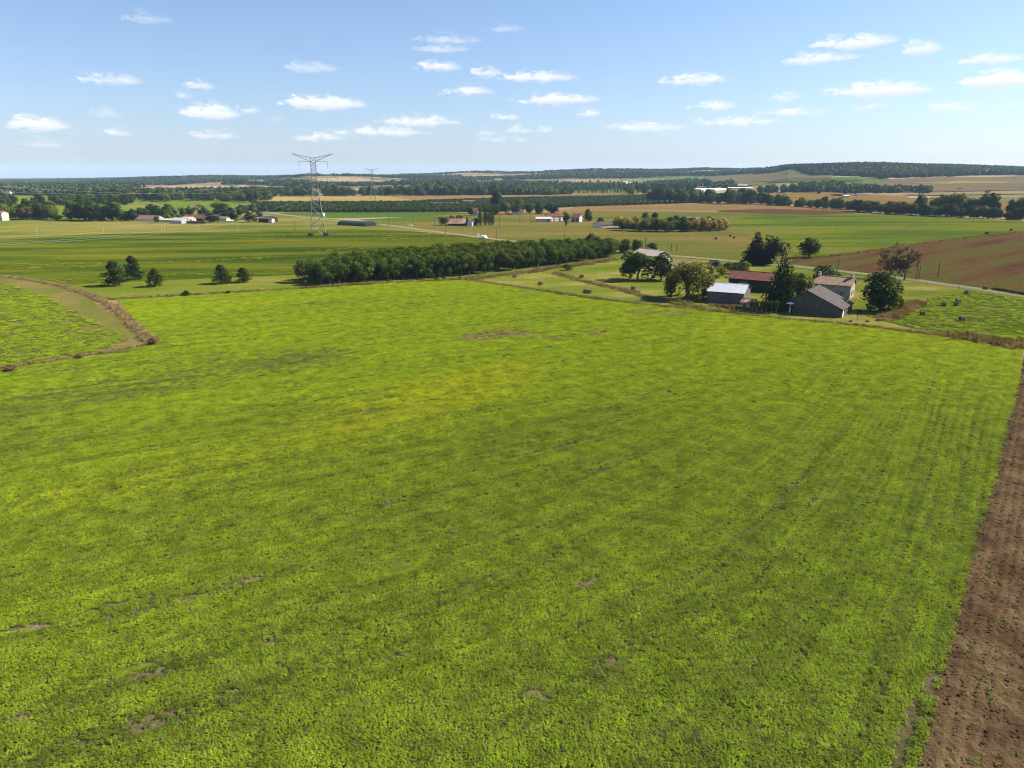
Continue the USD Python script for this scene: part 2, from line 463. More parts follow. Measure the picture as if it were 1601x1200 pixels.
for mat_ in ('oak', 'mid', 'olive', 'lime', 'grey', 'yellow', 'brown'):
    for j in range(3):
        sd = 100 + j * 7 + sum(map(ord, mat_))
        wide = (0.37, 0.36, 0.35)[j]
        zc, zr = ((0.50, 0.39), (0.46, 0.42), (0.47, 0.42))[j]
        c, r = crown_blobs(sd, 28, lambda p, g: (p[0] * wide, p[1] * wide, zc + p[2] * zr), (0.11, 0.19))
        cls(f'broadleaf_{mat_}_{"abc"[j]}', mat_, leaf_cloud(c, r, 2700, 0.038, sd), trunk_mesh(sd, 0.75, 0.022, 5, 0.25))
for mat_ in ('grey', 'mid', 'oak'):
    sd = 33 + len(mat_)
    c, r = crown_blobs(sd, 22, lambda p, g: (p[0] * 0.26, p[1] * 0.26, 0.55 + p[2] * 0.40), (0.09, 0.15))
    r3 = np.stack([r * 1.7, r * 1.7, r], 1)
    cls(f'poplar_{mat_}', mat_, leaf_cloud(c, r3, 1100, 0.035, sd), trunk_mesh(sd, 0.9, 0.03, 3, 0.1))
# acacias of the copse: feathery crowns on thin visible stems
for j in range(5):
    sd = 700 + j
    c, r = crown_blobs(sd, 20, lambda p, g: (p[0] * 0.42, p[1] * 0.42, 0.54 + p[2] * 0.37), (0.09, 0.17))
    cls(f'acacia_{"abcde"[j]}', 'acacia' if j < 3 else 'acacia_light', leaf_cloud(c, r, 3000, 0.027, sd, jit=0.9), trunk_mesh(sd, 0.8, 0.016, 4, 0.22), BARK_PALE)
# spruce: drooping tiers
for j in range(2):
    g = np.random.default_rng(40 + j)
    c, r = [], []
    for t in np.linspace(0.05, 0.97, 36):
        rad = (0.5 * (1 - t) ** 0.8 + 0.015) * (0.86 if j else 1)
        for k in range(int(15 * (1 - t)) + 3):
            a = g.uniform(0, 2 * np.pi)
            q = g.uniform(0.35, 0.92)
            c.append((math.cos(a) * rad * q, math.sin(a) * rad * q, t - 0.05 * q + g.normal() * 0.01)); r.append((0.05 + rad * 0.34, 0.05 + rad * 0.34, 0.034))
    cls(f'spruce_{"ab"[j]}', 'conifer', leaf_cloud(c, r, 5500, 0.027, 40 + j, jit=0.5), trunk_mesh(40, 1.0, 0.018, 0, 0, 0.004, 0.97))
# field pines: bushy layered pads down to the ground
for j in range(3):
    g = np.random.default_rng(60 + j)
    c, r = [], []
    for t in np.linspace(0.12, 0.95, 11):
        rad = 0.48 * math.sin(math.pi * min(1, (t * 0.8 + 0.22))) ** 0.8
        for k in range(7):
            a, q = g.uniform(0, 2 * np.pi), g.uniform(0.2, 0.95)
            c.append((math.cos(a) * rad * q, math.sin(a) * rad * q, t + g.normal() * 0.03)); s = g.uniform(0.10, 0.16); r.append((s, s, s * 0.6))
    cls(f'pine_{"abc"[j]}', 'pine', leaf_cloud(c, r, 4200, 0.028, 60 + j, up=0.1, jit=0.6), trunk_mesh(60 + j, 0.9, 0.022, 4, 0.2))
# willow: a fountain of hanging strands
g = np.random.default_rng(81)
c, r = crown_blobs(81, 26, lambda p, g: (p[0] * 0.34, p[1] * 0.34, 0.62 + p[2] * 0.27), (0.09, 0.15))
cc, rr = list(map(tuple, c)), [(q, q, q * 1.1) for q in r]
for k in range(46):
    a, q = g.uniform(0, 2 * np.pi), g.uniform(0.28, 0.46)
    z0, z1 = g.uniform(0.45, 0.6), g.uniform(0.1, 0.3)
    for t in np.linspace(0, 1, 4):
        cc.append((math.cos(a) * (q + .04 * t), math.sin(a) * (q + .04 * t), z0 + (z1 - z0) * t)); rr.append((0.035, 0.035, 0.08))
cls('willow_tree', 'willow', leaf_cloud(cc, rr, 6000, 0.028, 81, jit=0.6, aspect=0.55), trunk_mesh(81, 0.7, 0.035, 6, 0.25))
# bushes, dome, column, small clipped tree
for mat_ in ('oak', 'mid', 'rust', 'olive', 'lime', 'brown'):
    sd = 15 + len(mat_)
    c, r = crown_blobs(sd, 14, lambda p, g: (p[0] * 0.36, p[1] * 0.36, 0.36 + p[2] * 0.33), (0.14, 0.24))
    cls(f'bush_{mat_}', mat_, leaf_cloud(c, r, 650, 0.055, sd, centre=(0, 0, 0.2)), trunk_mesh(sd, 0.5, 0.02, 4, 0.2))
c, r = crown_blobs(9, 30, lambda p, g: (p[0] * 0.37, p[1] * 0.37, 0.42 + p[2] * 0.42), (0.12, 0.18))
cls('dome_tree', 'conifer', leaf_cloud(c, r, 1600, 0.04, 9, jit=0.35), trunk_mesh(9, 0.5, 0.03, 2, 0.1))
for mat_ in ('conifer', 'mid'):
    c = [(0, 0, t) for t in np.linspace(0.1, 0.9, 9)]
    r = [(0.46 * math.sin(math.pi * min(0.97, 0.2 + 0.75 * t)) ** .5,) * 2 + (0.1,) for t in np.linspace(0.05, 0.98, 9)]
    cls(f'column_tree_{mat_}', mat_, leaf_cloud(c, r, 800, 0.05, 19, jit=0.5), trunk_mesh(9, 0.4, 0.04, 0, 0))
c = [(0, 0, t) for t in np.linspace(0.45, 0.88, 6)]
r = [(0.42 + 0.06 * math.sin(9 * t), 0.42 + 0.06 * math.cos(7 * t), 0.1) for t in np.linspace(0, 1, 6)]
cls('clipped_tree', 'oak', leaf_cloud(c, r, 500, 0.06, 29, jit=0.5), trunk_mesh(9, 0.6, 0.10, 0, 0))
# half-bare trees by the road
for j in range(2):
    g = np.random.default_rng(90 + j)
    ms, tips = [tube([(0, 0, -.01), (0.01, 0, 0.25), (0, 0.01, 0.5), (0.01, 0, 0.8)], [0.04, 0.03, 0.022, 0.008], 7)], []
    for k in range(26):
        a, z = g.uniform(0, 2 * np.pi), g.uniform(0.22, 0.7)
        L_ = 0.48 * math.sin(math.pi * min(0.95, z + 0.1)) * g.uniform(.7, 1.05)
        e = np.array([math.cos(a) * L_, math.sin(a) * L_, min(0.98, z + g.uniform(0.15, 0.35))])
        m_ = np.array([e[0] * .5, e[1] * .5, z + (e[2] - z) * .4])
        ms.append(tube([(0, 0, z), m_, e], [0.014, 0.009, 0.003], 4)); tips += [e, m_ * .3 + e * .7]
        for q in range(3):
            e2 = m_ + (e - m_) * g.uniform(0, .8) + g.normal(size=3) * 0.10
            ms.append(tube([m_ + (e - m_) * .3, e2], [0.006, 0.002], 3)); tips.append(e2)
    cls(f'thin_tree_{"ab"[j]}', 'autumn', leaf_cloud(tips, np.full(len(tips), 0.07), 3600, 0.020, 90 + j, jit=0.9, shell=(0.1, 1.1)), cat(ms))


def copy(name, key, loc, rz, scale, label, cat_, group=None):
    x = UsdGeom.Xform.Define(stage, numbered('/World', name))
    x.AddTranslateOp().Set(Gf.Vec3d(*map(float, loc)))
    x.AddRotateZOp().Set(math.degrees(rz))
    x.AddScaleOp().Set(Gf.Vec3f(*map(float, scale)))
    p = x.GetPrim()
    p.GetReferences().AddInternalReference(CLS[key])
    p.SetInstanceable(True)
    return tag(p, label, cat_, group)


def plant(name, key, u, v, vtop, w, label, cat_='tree', group=None):
    p = G(u, v)
    h, d = height_at(p, vtop), width_at(p, w) * (1.12 if key.startswith('broadleaf') else 1.0)
    return copy(name, key, p, R.uniform(0, 6.28), (d, d, h), label, cat_, group)


def scatter(path, protos, pos, rz, scale, idx, label, cat_=None, tilt=None):
    """A PointInstancer of stuff. protos: list of (v, f, normals, material)."""
    pi = UsdGeom.PointInstancer.Define(stage, path)
    UsdGeom.Scope.Define(stage, path + '/kinds')
    for i, (v, f, n, m) in enumerate(protos):
        raw(f'{path}/kinds/clump_{i:03d}', v, f, m, n)
        pi.CreatePrototypesRel().AddTarget(f'{path}/kinds/clump_{i:03d}')
    pi.CreateProtoIndicesAttr(Vt.IntArray.FromNumpy(np.asarray(idx, np.int32)))
    pi.CreatePositionsAttr(Vt.Vec3fArray.FromNumpy(np.asarray(pos, np.float32)))
    rz = np.asarray(rz, float)
    q = np.stack([np.zeros_like(rz), np.zeros_like(rz), np.sin(rz / 2), np.cos(rz / 2)], 1)
    pi.CreateOrientationsAttr(Vt.QuathArray.FromNumpy(q.astype(np.float16)))
    s = np.asarray(scale, float)
    s = np.repeat(s[:, None], 3, 1) if s.ndim == 1 else s
    pi.CreateScalesAttr(Vt.Vec3fArray.FromNumpy(s.astype(np.float32)))
    return tag(pi, label, cat_, None, 'stuff')

# ------------------------------------------------------------------ ground and fields
def polar_ground():
    az = np.radians(np.concatenate([np.arange(-180, -52, 8), np.arange(-52, 52.01, 0.4), np.arange(56, 180, 8)]))
    rad = np.concatenate([[0.01, 12], np.geomspace(25, 1000, 40), np.geomspace(1010, 11900, 300)])
    A, D = np.meshgrid(az, rad)
    X, Y = np.sin(A) * D, np.cos(A) * D
    Z = terrain(X, Y)
    v = np.stack([X, Y, Z], -1).reshape(-1, 3)
    n = len(az)
    i, j = np.meshgrid(np.arange(len(rad) - 1), np.arange(n), indexing='ij')
    k = (j + 1) % n
    f = np.stack([i * n + j, i * n + k, (i + 1) * n + k, (i + 1) * n + j], -1).reshape(-1, 4)[:, ::-1]
    nz = None
    m = trimesh.Trimesh(v, np.vstack([f[:, [0, 1, 2]], f[:, [0, 2, 3]]]), process=False)
    return v, f, np.array(m.vertex_normals)


def terrain_mat():
    """Patchwork of stubble, pasture and ploughland: one tint per stretched cell, as far fields are."""
    n = {'g': ('geometry', {}), 'mp': ('mapping', {'scale': (0.0042, 0.0062, 0.0), 'rotation': (0, 0, 0.35)}),
         'dn': ('noise_texture', {'scale': 0.004, 'detail': 2.0}), 'v': ('voronoi_texture', {'scale': 1.0, 'metric': 'manhattan', 'dimensions': '2D'}),
         's': ('separate_color', {'color_type': 'rgb'}),
         'r': ('rgb_ramp', {'interpolate': False, 'ramp': [(0.0, (0.23, 0.165, 0.085)), (0.2, (0.11, 0.115, 0.04)), (0.38, (0.29, 0.215, 0.12)), (0.55, (0.085, 0.11, 0.03)), (0.7, (0.2, 0.14, 0.085)), (0.85, (0.16, 0.15, 0.06))]}),
         'fn': ('noise_texture', {'scale': 0.03, 'detail': 5.0, 'roughness': 0.65}), 'fm': ('map_range', {'from_min': 0.25, 'from_max': 0.75, 'to_min': 0.42, 'to_max': 0.74}),
         'x': ('vector_math', {'math_type': 'scale'}), 'p': ('principled_bsdf', {'roughness': 0.95, 'specular_ior_level': 0.0})}
    L = [('g.position', 'mp.vector'), ('mp.vector', 'v.vector'), ('v.color', 's.color'), ('s.r', 'r.fac'), ('g.position', 'fn.vector'), ('fn.fac', 'fm.value'), ('r.color', 'x.vector1'), ('fm.result', 'x.scale'), ('x.vector', 'p.base_color')]
    return usdkit.material(stage, '/World/Looks/terrain_look', n, L, surface='p.BSDF')


v, f, nn = polar_ground()
tag(raw('/World/ground', v, f, terrain_mat(), nn), 'gently rolling farmland reaching to the wooded hills on the horizon', None, None, 'structure')

def heading(u0, v0, u1, v1):
    a, b = G(u0, v0), G(u1, v1)
    return math.atan2(b[1] - a[1], b[0] - a[0])


MF = {
    'crop_far': ramp_mat('crop_far', [(0.30, (0.042, 0.070, 0.009)), (0.45, (0.070, 0.105, 0.011)), (0.60, (0.108, 0.130, 0.014)), (0.74, (0.165, 0.135, 0.018))], 0.05, 5, 0.10, (0.16, 1.0, 1), fine=(1.2, 0.35), bump=(1.0, 0.5), gain=0.530),
    'meadow_dry': ramp_mat('meadow_dry', [(0.3, (0.085, 0.105, 0.022)), (0.5, (0.15, 0.14, 0.045)), (0.7, (0.20, 0.16, 0.07))], 0.02, 5, 0.15, (0.35, 1, 1), fine=(0.8, 0.3), bump=(1.2, 0.3), gain=0.662),
    'meadow': ramp_mat('meadow_look', [(0.3, (0.075, 0.105, 0.016)), (0.5, (0.115, 0.125, 0.028)), (0.72, (0.20, 0.165, 0.075))], 0.045, 5, 0.2, (0.6, 1, 1), fine=(1.1, 0.3), bump=(1.5, 0.25), gain=0.874),
    'meadow_strip': ramp_mat('meadow_strip', [(0.3, (0.088, 0.115, 0.018)), (0.6, (0.125, 0.14, 0.03)), (0.8, (0.17, 0.15, 0.06))], 0.05, 5, 0.05, (0.4, 1, 1), fine=(1.1, 0.25), bump=(1.5, 0.2), gain=0.693),
    'pasture': ramp_mat('pasture_look', [(0.3, (0.06, 0.10, 0.010)), (0.5, (0.105, 0.15, 0.013)), (0.7, (0.15, 0.145, 0.045))], 0.09, 5, 0.2, (0.7, 1, 1), fine=(1.0, 0.45), bump=(1.2, 0.5), gain=0.688),
    'left': ramp_mat('left_field', [(0.3, (0.085, 0.100, 0.024)), (0.5, (0.112, 0.106, 0.042)), (0.7, (0.140, 0.115, 0.062))], 0.05, 5, 0.6, (1, 0.6, 1), fine=(1.4, 0.35), bump=(1.6, 0.35), gain=0.731),
    'road_meadow': ramp_mat('road_meadow', [(0.3, (0.075, 0.098, 0.022)), (0.5, (0.115, 0.11, 0.035)), (0.68, (0.165, 0.115, 0.055))], 0.013, 4, 0.03, (0.3, 1, 1), fine=(0.6, 0.3), bump=(1.0, 0.3), gain=0.712),
    'green_right': ramp_mat('green_right', [(0.32, (0.055, 0.088, 0.018)), (0.46, (0.085, 0.12, 0.018)), (0.58, (0.135, 0.155, 0.014)), (0.72, (0.15, 0.125, 0.06))], 0.015, 4, -0.05, (0.22, 1.0, 1), fine=(0.5, 0.25), bump=(0.8, 0.4), gain=0.660),
    'plough': ramp_mat('plough_look', [(0.25, (0.120, 0.062, 0.045)), (0.47, (0.165, 0.095, 0.062)), (0.58, (0.155, 0.118, 0.055)), (0.7, (0.115, 0.135, 0.030))], 0.07, 6, heading(1400, 424, 1590, 380), (0.12, 1.0, 1), fine=(0.9, 0.35), bump=(0.9, 0.5), gain=0.430),
    'tan': ramp_mat('tan_look', [(0.3, (0.30, 0.215, 0.095)), (0.7, (0.38, 0.28, 0.13))], 0.02, 4, 0, (0.3, 1, 1), fine=(0.3, 0.15), gain=0.526),
    'pink': ramp_mat('pink_look', [(0.3, (0.22, 0.135, 0.08)), (0.7, (0.27, 0.17, 0.105))], 0.02, 4, 0, (0.3, 1, 1), fine=(0.3, 0.15), gain=0.542),
    'redsoil': ramp_mat('redsoil_look', [(0.3, (0.125, 0.055, 0.035)), (0.7, (0.165, 0.078, 0.05))], 0.02, 4, 0, (0.3, 1, 1), fine=(0.3, 0.15), gain=0.533),
    'ochre': ramp_mat('ochre_look', [(0.3, (0.23, 0.14, 0.06)), (0.7, (0.29, 0.18, 0.075))], 0.015, 4, 0, (0.25, 1, 1), fine=(0.3, 0.2), gain=0.494),
    'greenfar': ramp_mat('greenfar_look', [(0.3, (0.06, 0.11, 0.025)), (0.7, (0.085, 0.14, 0.03))], 0.01, 4, 0, (0.3, 1, 1), fine=(0.3, 0.2), gain=0.533),
    'palefar': ramp_mat('palefar_look', [(0.3, (0.24, 0.185, 0.12)), (0.7, (0.33, 0.255, 0.17))], 0.008, 4, 0, (0.25, 1, 1), fine=(0.2, 0.15), gain=0.602),
    'mauve': ramp_mat('mauve_look', [(0.3, (0.17, 0.125, 0.095)), (0.7, (0.22, 0.165, 0.125))], 0.008, 4, 0, (0.25, 1, 1), fine=(0.2, 0.15), gain=0.533),
    'orchard': ramp_mat('orchard_floor', [(0.3, (0.05, 0.065, 0.02)), (0.7, (0.09, 0.10, 0.035))], 0.02, 4, gain=0.516),
    'hillgreen': ramp_mat('hillgreen_look', [(0.3, (0.115, 0.135, 0.03)), (0.7, (0.16, 0.16, 0.05))], 0.02, 4, 0.3, (0.3, 1, 1), fine=(0.4, 0.2), gain=0.645),
    'bank': ramp_mat('bank_look', [(0.3, (0.12, 0.10, 0.045)), (0.55, (0.20, 0.155, 0.085)), (0.75, (0.25, 0.19, 0.115))], 0.25, 5, 0, (1, 1, 1), fine=(2.0, 0.4), bump=(2.0, 0.3), gain=0.559),
    'road': ramp_mat('road_look', [(0.3, (0.27, 0.245, 0.22)), (0.7, (0.34, 0.31, 0.275))], 0.2, 5, fine=(3.0, 0.15), gain=0.473),
    'track': ramp_mat('track_look', [(0.3, (0.20, 0.18, 0.11)), (0.7, (0.27, 0.235, 0.16))], 0.4, 5, fine=(2.0, 0.3), gain=0.430),
    'yard': ramp_mat('yard_look', [(0.3, (0.17, 0.145, 0.11)), (0.7, (0.26, 0.225, 0.175))], 0.3, 5, fine=(2.0, 0.2), gain=0.516),
}


def drape(poly, lift, size=45.0):
    vs, fs, n = [], [], 0
    for q in getattr(poly, 'geoms', [poly]):
        if q.is_empty or q.area < 1e-3:
            continue
        v2, f2 = trimesh.creation.triangulate_polygon(q, engine='earcut')
        v3 = np.column_stack([v2, np.zeros(len(v2))])
        if v3[:, 1].max() > 1080:
            v3, f2 = trimesh.remesh.subdivide_to_size(v3, f2, size, max_iter=14)
        up = np.cross(v3[f2[:, 1]] - v3[f2[:, 0]], v3[f2[:, 2]] - v3[f2[:, 0]])[:, 2] < 0
        f2 = np.where(up[:, None], f2[:, ::-1], f2)
        vs.append(v3); fs.append(f2 + n); n += len(v3)
    v, f = np.vstack(vs), np.vstack(fs)
    z = terrain(v[:, 0], v[:, 1])
    v[:, 2] = z + np.where(v[:, 1] > 1080, lift + 0.5, lift)
    return v, f


def poly_of(px):
    p = G([a for a, b in px], [b for a, b in px])[:, :2]
    return sg.Polygon(p).buffer(0)


FIELDS = {}


def field(name, px, mat, lift, label=None):
    """A field, meadow or yard as its own sheet of ground; px is its outline in photo pixels."""
    FIELDS[name] = p = poly_of(px)
    v, f = drape(p, lift)
    return tag(raw(numbered('/World', name), v, f, MF[mat]), label, None, None, 'structure')


def ribbon(name, px, w, mat, lift, label=None, smooth=True):
    p = G([a for a, b in px], [b for a, b in px])[:, :2]
    if smooth and len(p) > 2:
        from scipy.interpolate import PchipInterpolator
        t = np.concatenate([[0], np.cumsum(np.linalg.norm(np.diff(p, axis=0), axis=1))])
        tt = np.linspace(0, t[-1], 60)
        p = np.column_stack([PchipInterpolator(t, p[:, 0])(tt), PchipInterpolator(t, p[:, 1])(tt)])
    v, f = drape(sg.LineString(p).buffer(w / 2, cap_style='flat'), lift)
    tag(raw(numbered('/World', name), v, f, MF[mat]), label, None, None, 'structure')
    return p


# far to near; each sheet lies a little above the one below
field('stubble_field', [(395,307),(640,305.5),(662,315),(640,317.5),(400,318.5)], 'tan', .05, 'golden stubble field behind the dark orchard left of centre')
field('bare_field', [(598,305.6),(1005,302.5),(1015,306.5),(800,311),(662,315.5)], 'pink', .06, 'long pinkish brown bare field below the central tree belt')
field('orchard_ground', [(395,319.2),(640,318),(670,316),(800,311.5),(1015,307),(1062,318),(900,323),(760,331),(520,332),(395,331)], 'orchard', .07, 'orchard floor between dark tree rows')
field('bare_field', [(868,331.5),(900,323),(1062,318.5),(1200,319.5),(1340,328),(1300,333),(1200,331),(1130,329),(990,329)], 'pink', .08, 'tan brown bare field right of centre below the orchard')
field('ploughed_field', [(1120,329),(1200,326),(1345,330),(1350,332.5),(1270,335.5),(1180,333),(1125,331)], 'redsoil', .10, 'narrow dark red ploughed field below the right tree belt')
field('green_field', [(430,333),(520,331.8),(640,329.5),(752,333),(640,339),(520,341)], 'greenfar', .05, 'green field between the road and the dark orchard')
field('hill_pasture', [(-220,344),(-220,296),(0,298),(200,302),(398,304),(398,344)], 'pasture', .03, 'wooded green slope behind the left hamlet')
field('hill_meadow', [(190,318),(235,318),(300,326),(350,337),(300,341),(240,339),(200,330)], 'hillgreen', .05, 'light green sloping meadow above the left hamlet')
field('dry_meadow', [(-200,345),(0,345),(400,344),(430,334),(520,342),(640,352),(705,362),(560,357.5),(440,362),(270,362.5),(0,371),(-200,378)], 'meadow_dry', .05, 'dry pale meadow in front of the left hamlet')
field('road_meadow', [(836,381),(700,364),(600,350.5),(560,343),(640,339),(752,333),(870,332),(990,330),(1130,331),(1180,334),(1130,350),(1140,362),(1240,381),(1240,414),(1160,407),(1040,399),(960,393)], 'road_meadow', .06, 'wide brownish green meadow beyond the country road')
field('green_field', [(1128,352),(1180,334.5),(1270,336),(1350,334),(1601,346),(1800,352),(1800,357),(1590,361),(1440,379),(1330,396),(1240,404),(1240,381),(1140,362)], 'green_right', .08, 'bright striped green field in front of the right tree belt')
field('ploughed_field', [(1232,411),(1245,404),(1330,397),(1440,380),(1590,362),(1800,352),(1800,485),(1540,450),(1420,434),(1330,423)], 'plough', .09, 'reddish ploughed field with weedy patches at the right')
field('ochre_field', [(1275,330),(1200,303),(1285,300),(1380,305),(1480,311),(1601,317),(1750,322),(1750,345),(1601,341),(1340,328)], 'ochre', .06, 'ochre brown field behind the right tree belt')
field('pale_field', [(1400,305),(1480,301.5),(1601,299),(1750,299),(1750,304),(1601,303.5),(1480,306)], 'palefar', .9, 'pale bare strip across the far right fields')
field('mauve_field', [(1290,297),(1400,280),(1601,276),(1750,276),(1750,297),(1601,297),(1480,300),(1400,301)], 'mauve', .6, 'wide mauve brown field below the wooded hill')
field('mauve_field', [(1090,283),(1150,273),(1230,269.5),(1300,274),(1300,279),(1200,284)], 'mauve', .5, 'pinkish brown hillside field left of the wooded hill')
field('stubble_field', [(1420,287),(1500,283.5),(1580,284.5),(1570,287.5),(1480,288.5)], 'tan', 1.3, 'yellow stubble stripe below the wooded hill')
field('green_field', [(1195,286),(1240,281.5),(1340,280.5),(1350,283),(1260,287.5)], 'greenfar', .9, 'far green field left of the wooded hill')
field('crop_field', [(-250,380),(0,371),(140,366.5),(270,363),(400,361.5),(560,358),(640,360.5),(700,366.5),(760,372.5),(835,382),(820,386),(600,400),(480,432),(465,430),(400,432),(300,437),(150,443.5),(105,447),(50,437),(0,430.5),(-250,424)], 'crop_far', .08, 'large green and yellow striped crop field around the pylon')
field('strip_meadow', [(105,446.5),(150,443),(300,436.5),(465,429.5),(600,400),(820,386),(960,392.5),(965,403),(860,418),(735,437),(600,442.5),(470,451.5),(300,462),(185,470),(150,462)], 'meadow_strip', .10, 'mown meadow strip with five pines beside the copse')
field('farm_meadow', [(735,436.8),(860,418),(965,402),(1050,401.5),(1160,411),(1240,419),(1330,428),(1420,438.5),(1540,456),(1750,485),(1750,566),(1601,543),(1330,507),(1200,495),(1000,476),(820,451)], 'meadow', .07, 'farm meadow with round bales around the buildings')
field('right_pasture', [(1385,503),(1420,479),(1470,463),(1520,456),(1750,489),(1750,560),(1601,539),(1450,518)], 'pasture', .10, 'rough bright green pasture with bales at the right')
field('farm_yard', [(1040,404),(1098,407),(1075,416),(1030,424),(1015,415)], 'yard', .10, 'pale gravel drive beside the white house')
field('left_field', [(-300,422),(0,431),(60,440),(130,461),(190,501),(228,534),(150,551.5),(0,577),(-300,628)], 'left', .07, 'weedy pasture field at the left edge')

road_line = ribbon('road', [(415,331),(500,342.5),(600,351.5),(700,364.5),(760,372),(832,381),(900,388),(980,395),(1070,401.5),(1160,409.5),(1240,416.5),(1330,426),(1420,436.5),(1500,448),(1601,463),(1720,482)], 6.5, 'road', .16, 'pale country road running past the farm')
ribbon('farm_track', [(1100,342),(1200,338),(1300,336.5),(1380,334.5)], 5, 'track', .16, 'pale track below the red ploughed strip')
ribbon('wheel_track', [(1082,378),(1078,373),(1085,367)], 1.2, 'track', .17, 'curved pale wheel mark in the meadow behind the farm')

# ------------------------------------------------------------------ the near crop
MAIN = [(-330,640),(0,578),(235,539.5),(187,470),(300,461.5),(470,451),(600,442.5),(728,437),(820,450.5),(920,465.5),(1000,475.5),(1100,484.5),(1200,496),(1330,508),(1450,522),(1598,544),
        (1593,600),(1573,680),(1544,790),(1519,880),(1494,970),(1465,1080),(1441,1180),(1405,1340),(-420,1340),(-380,900)]
main_poly = poly_of(MAIN)
SOIL = ramp_mat('soil_look', [(0.3, (0.084, 0.050, 0.043)), (0.5, (0.120, 0.076, 0.064)), (0.75, (0.168, 0.114, 0.094))], 0.25, 6, 0, (1, 1, 1), fine=(3.0, 0.35), bump=(2.2, 0.28), gain=.62)
UNDER = ramp_mat('under_crop', [(0.3, (0.040, 0.042, 0.013)), (0.52, (0.062, 0.054, 0.024)), (0.85, (0.120, 0.090, 0.058))], 0.3, 5, 0, (1, 1, 1), fine=(3.0, 0.4), bump=(2.5, 0.2))
v, f = drape(main_poly, .02)
tag(raw('/World/main_field', v, f, UNDER), 'soil and low growth of the big bright green field', None, None, 'structure')


def soil_strip():
    """Ploughed strip at the right: real furrows and clods in relief."""
    e = G([1601, 1592, 1571, 1542, 1517, 1492, 1462, 1438, 1401], [555, 600, 680, 790, 880, 970, 1080, 1180, 1340])[:, :2]
    t = np.concatenate([[0], np.cumsum(np.linalg.norm(np.diff(e, axis=0), axis=1))])
    s = np.linspace(0, t[-1], 420)
    ed = np.column_stack([np.interp(s, t, e[:, 0]), np.interp(s, t, e[:, 1])])
    o = np.concatenate([np.arange(0, 14, 0.22), np.geomspace(14.2, 120, 40)])
    d = (e[0] - e[-1]) / np.linalg.norm(e[0] - e[-1])
    nr = np.array([d[1], -d[0]])
    P = ed[:, None, :] + o[None, :, None] * nr
    x = np.concatenate([P, np.zeros(P.shape[:2] + (1,))], -1)
    z = meshkit.fbm(x * 1.6, 4, 2) * 0.22 + meshkit.noise(x * 4.5, 8) * 0.09 + 0.05 * np.sin(o * 2 * np.pi / 0.9)[None, :]
    x[..., 2] = 0.0 + z * np.clip(o / 0.6, 0, 1)[None, :]
    h, w = x.shape[:2]
    i, j = np.meshgrid(np.arange(h - 1), np.arange(w - 1), indexing='ij')
    fq = np.stack([i * w + j, i * w + j + 1, (i + 1) * w + j + 1, (i + 1) * w + j], -1).reshape(-1, 4)
    if np.cross(x[1, 0] - x[0, 0], x[0, 1] - x[0, 0])[2] > 0:
        fq = fq[:, ::-1]
    return x.reshape(-1, 3), fq, (ed, nr)


sv, sf, (soil_edge, soil_n) = soil_strip()
sm = trimesh.Trimesh(sv, np.vstack([sf[:, [0, 1, 2]], sf[:, [0, 2, 3]]]), process=False)
tag(raw('/World/ploughed_strip', sv + [0, 0, .03], sf, SOIL, np.array(sm.vertex_normals)), 'brown ploughed strip along the right edge of the bright green field', None, None, 'structure')


def crop_clump(seed, size, plants, leafs, s, hgt, tilt=.30):
    g = np.random.default_rng(seed)
    n = plants * leafs
    rows_ = g.uniform(-size / 2, size / 2, (plants, 2))
    base = np.repeat(rows_, leafs, 0)
    ph = np.repeat(g.uniform(0.65, 1.0, plants), leafs) * hgt
    a, q = g.uniform(0, 2 * np.pi, n), g.uniform(0.2, 1.0, n) ** .5 * 0.13 * (s / 0.066)
    p = np.column_stack([base[:, 0] + np.cos(a) * q, base[:, 1] + np.sin(a) * q, ph * (1 - 0.5 * (q / q.max()) ** 2) * g.uniform(0.7, 1.0, n)])
    nr = np.column_stack([np.cos(a) * tilt + g.normal(size=n) * tilt * .9, np.sin(a) * tilt + g.normal(size=n) * tilt * .9, np.ones(n)])
    nr /= np.linalg.norm(nr, axis=1, keepdims=True)
    e1 = np.cross(nr, np.column_stack([-np.sin(a), np.cos(a), np.zeros(n)])); e1 /= np.linalg.norm(e1, axis=1, keepdims=True)
    e2 = np.cross(nr, e1)
    k = s * g.uniform(0.65, 1.25, (n, 1))
    v = np.stack([p - e1 * k, p - e2 * k * .72, p + e1 * k, p + e2 * k * .72], 1).reshape(-1, 3)
    return v, np.arange(4 * n).reshape(-1, 4), None


def crop_mat(name, c, var=0.25):
    c = np.array(c)
    return ramp_mat(name, [(0.25, tuple(c * (1 - var))), (0.5, tuple(c)), (0.75, tuple(c * (1 + var)))], 0.35, 4, 0.5, (1, 1, 1), rnd=0.06, trans=0.5)


TONES = {'deep': (0.100, 0.140, 0.012), 'mid': (0.165, 0.226, 0.013), 'bright': (0.205, 0.280, 0.012), 'lime': (0.245, 0.310, 0.011), 'yellow': (0.270, 0.305, 0.011), 'dull': (0.140, 0.165, 0.026), 'straw': (0.23, 0.20, 0.06)}
TN = list(TONES)
CM = {k: crop_mat('crop_' + k, c) for k, c in TONES.items()}


def seg_dist(P, pts):
    pts = np.asarray(pts)
    best = np.full(len(P), 1e9)
    for a, b in zip(pts[:-1], pts[1:]):
        t = np.clip(((P - a) @ (b - a)) / ((b - a) @ (b - a)), 0, 1)
        best = np.minimum(best, np.linalg.norm(P - (a + t[:, None] * (b - a)), axis=1))
    return best


def gpath(px):
    return G([a for a, b in px], [b for a, b in px])[:, :2]


def inside(poly, P):
    return shapely.contains_xy(poly, P[:, 0], P[:, 1])


